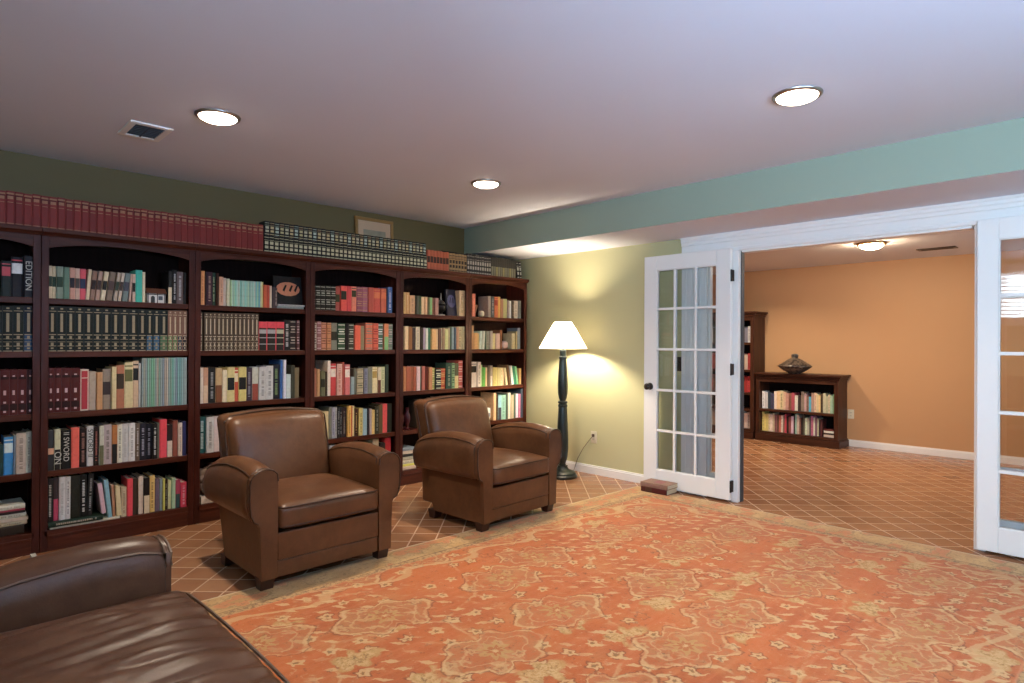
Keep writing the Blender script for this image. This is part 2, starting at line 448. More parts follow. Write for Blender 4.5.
def lite_panel(root, y0, y1, x0, x1, zb, zt, yc, zc, bar=.011):
    """stiles, rails and bars with square-edged lites; yc/zc are the lines of the glass edges and bars"""
    f = MB()
    f.box((x0,y0,zb),(x1,yc[0],zt)); f.box((x0,yc[-1],zb),(x1,y1,zt))
    f.box((x0,yc[0],zb),(x1,yc[-1],zc[0])); f.box((x0,yc[0],zc[-1]),(x1,yc[-1],zt))
    fr = f.build('door_frame', M['white'], root, bevel=.004)
    g = MB()
    for y in yc[1:-1]: g.box((x0+.004,y-bar,zc[0]),(x1-.004,y+bar,zc[-1]))
    for z in zc[1:-1]: g.box((x0+.0045,yc[0],z-bar),(x1-.0045,yc[-1],z+bar))
    for (a0,a1,c0,c1) in ((yc[0],yc[0]+.007,zc[0],zc[-1]),(yc[-1]-.007,yc[-1],zc[0],zc[-1]),(yc[0],yc[-1],zc[0],zc[0]+.007),(yc[0],yc[-1],zc[-1]-.007,zc[-1])):
        g.box((x0+.006,a0,c0),(x1-.006,a1,c1))
    g.build('glazing_bars', M['white'], root, bevel=.003)
    gl = MB(); xm = (x0+x1)/2; gl.box((xm-.002,yc[0],zc[0]),(xm+.002,yc[-1],zc[-1])); gl.build('glass', M['glass'], root)
    return fr
ZC = [.172,.515,.872,1.230,1.583,1.925]
DX0, DX1 = 4.745, 4.783
d1 = empty('door_1', (0,0,0)); structure(d1, 'white French door leaf folded back against the green wall')
lite_panel(d1, 2.368, 3.185, DX0, DX1, .022, 2.052, [2.492,2.680,2.880,3.055], ZC)
k = MB(); Mk = Matrix.Translation((DX0,3.118,.900)) @ Matrix.Rotation(-PI/2,4,'Y')
k.lathe([(.0,0),(.031,.0),(.031,.005),(.024,.009),(.011,.013),(.011,.032),(.022,.038),(.029,.048),(.028,.060),(.018,.069),(0.0005,.071)], 24, M=Mk)
knob_obj = k.build('knob', M['bronze'], d1, smooth=40)
for z in (1.83,1.075,.135):
    h = MB(); h.box((DX0-.006,2.355,z-.045),(DX1,2.367,z+.045)); h.lathe([(.0065,-.048),(.0065,.048)], 12, (DX0-.004,2.360,z)); h.build('hinge', M['bronze'], d1, smooth=40)
kmesh = knob_obj.data
d2 = empty('door_2', (0,0,0)); k2 = bpy.data.objects.new('knob', kmesh); C.objects.link(k2); k2.parent = d2; k2.location = (0,-3.118+.012,0)
structure(d2, 'white French door leaf folded back beside the opening')
lite_panel(d2, -.055, .762, DX0, DX1, .022, 2.052, [.075,.262,.460,.655], ZC)
for z in (1.83,1.075,.135):
    h = MB(); h.box((DX1,.70,z-.045),(DX1+.012,.745,z+.045)); h.build('hinge', M['bronze'], d2)
def sidelight(name, y0, y1, label):
    r = empty(name, (0,0,0)); structure(r, label); f = MB(); x0, x1 = XR+.03, XR+.07
    f.box((x0,y0,0),(x1,y0+.035,2.035)); f.box((x0,y1-.035,0),(x1,y1,2.035)); f.box((x0,y0+.035,0),(x1,y1-.035,.20)); f.box((x0,y0+.035,1.95),(x1,y1-.035,2.035))
    for z in (.515,1.230,1.583): f.box((x0+.005,y0+.035,z-.01),(x1-.005,y1-.035,z+.01))
    f.build('window_frame', M['white'], r, bevel=.003)
    g = MB(); g.box((XR+.048,y0+.035,.2),(XR+.052,y1-.035,1.95)); g.build('glass', M['glass'], r)
sidelight('window_3', 2.395, OPEN1, 'narrow glazed sidelight behind the folded door')
sidelight('window_4', OPEN0, .725, 'glazed sidelight behind the door at the opening')

# ------------------------------------------------------------------ lights
def can_light(x, y, z, watts, spread=132, col=(1,.84,.66)):
    d = bpy.data.lights.new('recessed_light_glow', 'AREA'); d.shape = 'DISK'; d.size = .13; d.energy = watts; d.color = col; d.spread = math.radians(spread)
    o = bpy.data.objects.new('recessed_light_glow', d); C.objects.link(o); o.location = (x,y,z)
def recessed(x, y, label, watts=17):
    r = empty('recessed_ceiling_light', (x,y,HC)); tag(r, label, 'ceiling light', 'recessed ceiling lights', 'thing')
    t = MB(); t.lathe([(.062,.0),(.111,.0),(.111,-.005),(.107,-.010),(.098,-.013),(.093,-.011),(.091,-.004),(.070,-.002)], 40, cap=False); t.build('trim_ring', M['nickel'], r, smooth=45)
    l = MB(); l.lathe([(.0914,-.004),(.088,-.016),(.072,-.024),(.044,-.029),(.001,-.031)], 32, cap=False); l.build('lens', M['can_lens'], r, smooth=60)
    can_light(x, y, HC-.036, watts, col=(1,.845,.665))
    return r
recessed(1.164, 3.417, 'glowing recessed ceiling light near the vent')
recessed(3.066, 3.44, 'small glowing recessed ceiling light farthest from the camera, above the armchairs')
recessed(3.018, 1.178, 'bright recessed ceiling light over the rug, nearest the French doors')
recessed(1.1, 1.18, 'recessed ceiling light over the sofa, outside the view', 6)
f = empty('flush_ceiling_light', (6.95,1.98,HF)); tag(f, 'brass-rimmed flush ceiling light in the orange room', 'ceiling light', None, 'thing')
t = MB(); t.lathe([(.0,0),(.135,0),(.137,-.008),(.133,-.016),(.112,-.022),(.106,-.016)], 36, cap=False); t.build('rim', M['brass'], f, smooth=45)
t = MB(); t.lathe([(.106,-.014),(.098,-.036),(.075,-.052),(.04,-.062),(.001,-.065)], 32, cap=False); t.build('glass_bowl', M['flush_lens'], f, smooth=60)
r2 = empty('recessed_ceiling_light', (7.3,3.62,HF)); tag(r2, 'recessed ceiling light in the orange room hidden behind the header', 'ceiling light', 'recessed ceiling lights', 'thing')
t = MB(); t.lathe([(.062,.0),(.112,.0),(.112,-.006),(.092,-.015),(.083,-.004)], 32, cap=False); t.build('trim_ring', M['nickel'], r2, smooth=45)
l = MB(); l.lathe([(.083,-.004),(.066,-.022),(.001,-.029)], 28, cap=False); l.build('lens', M['far_lens'] if 'far_lens' in M else M['can_lens'], r2, smooth=60)
can_light(7.3,3.62,HF-.032,25,140,(1,.82,.60))

def daylight(name, loc, rot, sx, sy, energy, col, spread=180):
    d = bpy.data.lights.new(name, 'AREA'); d.shape = 'RECTANGLE'; d.size = sx; d.size_y = sy; d.energy = energy; d.color = col; d.spread = math.radians(spread)
    o = bpy.data.objects.new(name, d); C.objects.link(o); o.location = loc; o.rotation_euler = rot
daylight('daylight_window_1', (X0-.22,(WY0+WY1)/2,(WZ0+WZ1)/2), (0,-PI/2-.1,0), WZ1-WZ0, WY1-WY0, 60, (.60,.82,1))
daylight('added_daylight_5', (X0-.22,(UY0+UY1)/2,(UZ0+UZ1)/2), (0,-PI/2-.3,0), UZ1-UZ0, UY1-UY0, 430, (.52,.74,1), 150)  # added daylight aimed at beam, doors and trim
daylight('added_daylight_6', ((FX0+FX1)/2,Y0-.25,1.45), (PI/2,0,0), FX1-FX0, 1.0, 130, (.80,.90,1), 150)  # added daylight for the orange room's floor and wall
daylight('added_daylight_2', ((VX0+VX1)/2,Y0-.25,(VZ0+VZ1)/2), (PI/2+.85,0,0), VX1-VX0, VZ1-VZ0, 360, (.40,.64,1), 110)  # added fill, tilted up at the ceiling
w = bpy.data.worlds.new('world'); bpy.context.scene.world = w; w.use_nodes = True
bg = w.node_tree.nodes.get('Background') or w.node_tree.nodes.new('ShaderNodeBackground')
sk = w.node_tree.nodes.new('ShaderNodeTexSky'); sk.sky_type = 'NISHITA'; sk.sun_disc = False; sk.sun_elevation = math.radians(35)
w.node_tree.links.new(sk.outputs[0], bg.inputs[0]); bg.inputs[1].default_value = .25

# ceiling vents, outlets, switch
def vent(name, x0, x1, y0, y1, z, label, louv='x', mat=None):
    r = empty(name, ((x0+x1)/2,(y0+y1)/2,z)); tag(r, label, 'vent', None, 'thing'); cx, cy = (x0+x1)/2, (y0+y1)/2
    f = MB(); t = .034; a, c = (x1-x0)/2, (y1-y0)/2
    for (u0,u1,v0,v1) in ((-a,a,-c,-c+t),(-a,a,c-t,c),(-a,-a+t,-c+t,c-t),(a-t,a,-c+t,c-t)): f.box((u0,v0,-.010),(u1,v1,0))
    f.build('frame', mat or M['white'], r, bevel=.003)
    k = MB(); k.box((-a+t,-c+t,-.003),(a-t,c-t,-.001)); k.build('backing', M['black'], r)
    s = MB(); n = 7
    for i in range(n):
        if louv == 'y':
            v = -c+t+(i+.5)*(2*c-2*t)/n; s.box((-a+t,v-.0015,-.008),(a-t,v+.0015,-.003))
        else:
            v = -a+t+(i+.5)*(2*a-2*t)/n; s.box((v-.0015,-c+t,-.008),(v+.0015,c-t,-.003))
    if louv == 'y': s.box((-a+t,-.006,-.0095),(-.0,.006,-.0028)) if False else s.box((-.004,-c+t,-.0095),(.004,c-t,-.0028))
    s.build('louvres', mat or M['dark_strip'], r)  # white louvres in a dark colour that stands for their shade
vent('ceiling_vent', .85,1.06,3.80,4.09,HC, 'white ceiling vent with dark slots above the bookcases', 'y')
vent('ceiling_vent', 7.72,7.86,1.42,1.77,HF, 'dark slotted ceiling vent in the orange room', 'x', M['bronze'])
def outlet(name, x, y, z, label, mat):
    r = empty(name, (x,y,z)); tag(r, label, 'outlet')
    p = MB(); p.box((-.006,-.036,-.058),(0,.036,.058)); p.build('plate', mat, r, bevel=.003)
    for dz in (.02,-.02):
        s = MB(); s.box((-.0085,-.016,dz-.014),(-.006,.016,dz+.014)); o = s.build('socket', mat, r, bevel=.003)
        q = MB(); q.box((-.0095,-.008,dz-.006),(-.0085,-.005,dz+.006)); q.box((-.0095,.005,dz-.006),(-.0085,.008,dz+.006)); q.build('slots', M['black'], o)
outlet('wall_outlet', XR, 3.813, .362, 'ivory wall outlet on the green wall beside the floor lamp', M['outlet'])
outlet('wall_outlet', XF, 2.652, .405, 'ivory wall outlet on the orange wall beside the low bookcase', M['outlet'])
r = empty('light_switch', (XR,2.893,1.102)); tag(r, 'dark bronze switch plate seen through the folded door glass', 'light switch')
p = MB(); p.box((-.006,-.04,-.062),(0,.04,.062)); p.build('plate', M['bronze'], r, bevel=.003)
p = MB(); p.box((-.014,-.005,-.012),(-.006,.005,.012)); p.build('toggle', M['bronze'], r, bevel=.002)
# ------------------------------------------------------------------ bookcases along the left wall
YF = 4.667                                      # front plane of the bookcases
EDGES = [-.285,.580,1.4448,2.3006,3.1442,3.9451,4.752]
SH = [1.537,1.213,.838,.485,.128]
CASE = ['sixth bookcase from lamp','fifth bookcase from lamp','fourth bookcase from lamp','third bookcase from lamp','second bookcase from lamp','bookcase nearest the lamp']
CASE_LABEL = ['tall dark cherry bookcase farthest from the floor lamp, cut off beside the sofa',
 'tall dark cherry bookcase holding the black gilt encyclopedia row, behind the sofa arm',
 'tall dark cherry bookcase behind the left armchair, holding the mint green journals',
 'tall dark cherry bookcase between the two armchairs, red books on its top shelf',
 'tall dark cherry bookcase behind the right armchair, below the orange and tan sets',
 'tall dark cherry bookcase at the end of the row beside the floor lamp']
def bookcase(i):
    x0, x1 = EDGES[i]+.001, EDGES[i+1]-.001; w = x1-x0
    r = empty('bookcase', ((x0+x1)/2,YF,0)); tag(r, CASE_LABEL[i], 'bookcase', 'bookcases along the left wall')
    a = w/2; D = .30; wd, wx = M['cherry'], M['cherry_x']
    for s in (-1,1):
        p = MB(); p.box((min(s*a,s*(a-.022)),.012,0),(max(s*a,s*(a-.022)),D,1.913)); p.build('side_panel', wd, r)
        p = MB(); p.box((min(s*a,s*(a-.038)),0,0),(max(s*a,s*(a-.038)),.014,1.913)); p.build('face_stile', wd, r, bevel=.002)
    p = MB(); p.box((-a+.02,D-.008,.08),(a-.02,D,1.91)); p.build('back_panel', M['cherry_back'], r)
    p = MB(); p.box((-a,-.035,1.932),(a,D+.004,1.955)); p.prism([(-.035,1.932),(-.028,1.926),(-.018,1.922),(-.012,1.913),(.02,1.913),(.02,1.932)], 'x', -a, a); p.build('cornice', wx, r, bevel=.002)
    q = a-.038; n = 18
    top = [(-q,1.913),(q,1.913)]; arc = [(q*(1-2*j/n), 1.842+.042*(1-((1-2*j/n))**2)**.8) for j in range(n+1)]
    p = MB(); p.prism([(-q,1.913)]+[(q,1.913)]+arc, 'y', .002, .018); p.build('arched_rail', wx, r)
    for k, z in enumerate(SH):
        p = MB(); p.box((-a+.022,.012 if k<4 else .0,z-.036),(a-.022,D-.008,z)); p.build('shelf', wx, r, bevel=.003)
    p = MB(); p.box((-q,.002,.0),(q,.018,.095)); p.box((-q,-.003,.083),(q,.004,.098)); p.build('plinth', wx, r, bevel=.002)
    return r
for i in range(6): bookcase(i)

# ------------------------------------------------------------------ books
CREAM = lin('b9ad92', 1.3)
def muted(h, k):
    c = lin(h, k); l = .3*c[0]+.55*c[1]+.15*c[2]
    return tuple(l+(v-l)*.84 for v in c)
def book_mb(w, h, d, st, cols, mb=None, T=None, k=None):
    """upright book, spine centre bottom at the origin, spine towards -y"""
    k = k or BK
    mb = mb or MB(); c = [tuple(v*(.5+.5*min(1,max(lin(x))/.16)) for v in muted(x, k)) for x in cols]; c1 = c[0]; c2 = c[1] if len(c) > 1 else c1; c3 = c[2] if len(c) > 2 else None
    t = min(.003, w*.2); a = w/2
    soft = st == 'p' and len(cols) == 1 and w < .016
    mb.box((-a,.003,0),(-a+t,d,h), 0, c1, T); mb.box((a-t,.003,0),(a,d,h), 0, c1, T)
    mb.box((-a+t,.006,.003),(a-t,d-.004,h-(.001 if soft else .005)), 0, CREAM, T)
    xs = [-a, -a*.70, a*.70, a]; ys = [.004, .0004, .0004, .004]
    if st in 'eq': xs = [-a, -a*.30, a*.30, a]
    if st == 't': xs = [-a, -a*.36, a*.36, a]
    if st in 'te': c2 = tuple(u*.35+v*.65 for u, v in zip(c1, c2))
    cells = []     # (z0,z1,left,centre,right) in fractions
    if st == 'p': cells = [(0,1,c1,c1,c1)]
    elif st == 'b': cells = [(0,.36,c1,c1,c1),(.36,.68,c2,c2,c2),(.68,1,c1,c1,c1)]
    elif st == 'h': cells = [(0,.5,c2,c2,c2),(.5,1,c1,c1,c1)]
    elif st == 'l': cells = [(0,.58,c1,c1,c1),(.58,.84,c2,c2,c2),(.84,.9,c1,c1,c1),(.9,.93,c3 or c2,c3 or c2,c3 or c2),(.93,1,c1,c1,c1)]
    elif st == 'o': cells = [(0,.40,c1,c1,c1),(.40,.55,c1,c2,c2),(.55,1,c1,c1,c1)]
    elif st == 'k': cells = [(0,.45,c1,c1,c1),(.45,.8,c2,c2,c2),(.8,1,c1,c1,c1)]
    elif st == 'm': cells = [(0,.34,c1,c1,c1),(.34,.7,c2,c2,c2),(.7,1,c1,c1,c1)]
    elif st == 'f': cells = [(0,.03,c2,c2,c2),(.03,.78,c2,c1,c2),(.78,.8,c2,c2,c2),(.8,.96,c2,c1,c2),(.96,1,c2,c2,c2)]
    elif st == 't':
        z = .12; cells = [(0,.12,c1,c1,c1)]; r_ = random.Random(int(w*1e5)+int(h*1e4))
        while z < .86:
            l = r_.uniform(.014,.034); e = min(.88, z+l); cells.append((z,e,c1,c2,c1)); z = e
            g_ = r_.choice((.012,.012,.012,.012,.05)); cells.append((z,min(.9,z+g_),c1,c1,c1)); z = min(.9,z+g_)
        cells.append((z,1,c1,c1,c1))
    elif st == 'r':
        cells = []; z = 0
        for q in (.06,.24,.42,.60,.78,.94):
            cells += [(z,q-.015,c1,c1,c1),(q-.015,q+.015,c2,c2,c2)]; z = q+.015
            if q in (.24,.60): cells += [(z,z+.05,c1,c1,c1),(z+.05,z+.10,c1,c2,c1)]; z += .10
        cells.append((z,1,c1,c1,c1))
    elif st == 'e':
        lb = c3 or c1
        cells = [(0,.02,c2,c2,c2),(.02,.05,lb,lb,lb),(.05,.085,lb,c2,lb),(.085,.11,lb,lb,lb),(.11,.125,c2,c2,c2),(.125,.19,lb,c2,lb),(.19,.205,lb,lb,lb),(.205,.215,c2,c2,c2),(.215,.27,lb,lb,lb),(.27,.28,c2,c2,c2),(.28,.34,lb,c2,lb),(.34,.36,lb,lb,lb),(.36,.38,c2,c2,c2),(.38,.43,c1,c1,c1),(.43,.84,c1,c2,c1),(.84,.88,c1,c1,c1),(.88,.895,c2,c2,c2),(.895,.93,c1,c1,c1),(.93,.965,c1,c2,c1),(.965,1,c1,c1,c1)]
    elif st == 'q':
        dk = tuple(x*.25 for x in c1)
        cells = [(0,.06,c1,c1,c1),(.06,.10,c1,c2,c1),(.10,.24,dk,dk,dk),(.24,.26,c1,c1,c1),(.26,.30,c1,c2,c1),(.30,.44,c1,c1,c1),(.44,.54,c1,c2,c1),(.54,.78,c1,c1,c1),(.78,.84,dk,dk,dk),(.84,.87,c1,c2,c1),(.87,1,c1,c1,c1)]
    elif st == 'w':
        bk = lin('221c18',k)
        cells = [(0,.2,bk,bk,bk),(.2,.23,c2,c2,c2),(.23,.42,bk,bk,bk),(.42,.45,c2,c2,c2),(.45,.58,bk,bk,bk),(.58,.72,c2,c2,c2),(.72,.77,bk,bk,bk),(.77,.99,c1,c1,c1),(.99,1,bk,bk,bk)]
    elif st == 'R':   # the long red set: gilt rules and a title panel
        dk = tuple(x*.55 for x in c1)
        cells = [(0,.03,c1,c1,c1),(.03,.06,c2,c2,c2),(.06,.66,c1,c1,c1),(.66,.68,dk,c2,dk),(.68,.76,c1,c1,c1),(.76,.85,dk,c2,dk),(.85,.90,dk,dk,dk),(.90,.95,c2,c2,c2),(.95,1,c1,c1,c1)]
    elif st == 'd':   # dotted dark set
        cells = [(0,.05,c1,c1,c1),(.05,.10,c2,c2,c2),(.10,.22,c1,c1,c1),(.22,.38,c1,c2,c1),(.38,.46,c1,c1,c1),(.46,.64,c1,c2,c1),(.64,.70,c1,c1,c1),(.70,.72,c2,c2,c2),(.72,.86,c3 or c1,c3 or c1,c3 or c1),(.86,.89,c2,c2,c2),(.89,1,c1,c1,c1)]
    flat = all(x[2] == x[3] == x[4] for x in cells)
    for z0, z1, l, m, r in cells:
        if z1-z0 < 1e-5: continue
        for j, cc in enumerate((l, m, r)):
            mb.add([(xs[j],ys[j],z0*h),(xs[j+1],ys[j+1],z0*h),(xs[j+1],ys[j+1],z1*h),(xs[j],ys[j],z1*h)], [(0,1,2,3)], 0, cc, T)
    for z in (0, h):   # closes the spine at its two ends
        vs = [(xs[j],ys[j],z) for j in range(4)]+[(a,.006,z),(-a,.006,z)]
        mb.add(vs, [(0,1,2,3,4,5) if z else (5,4,3,2,1,0)], 0, c1, T)
    return mb

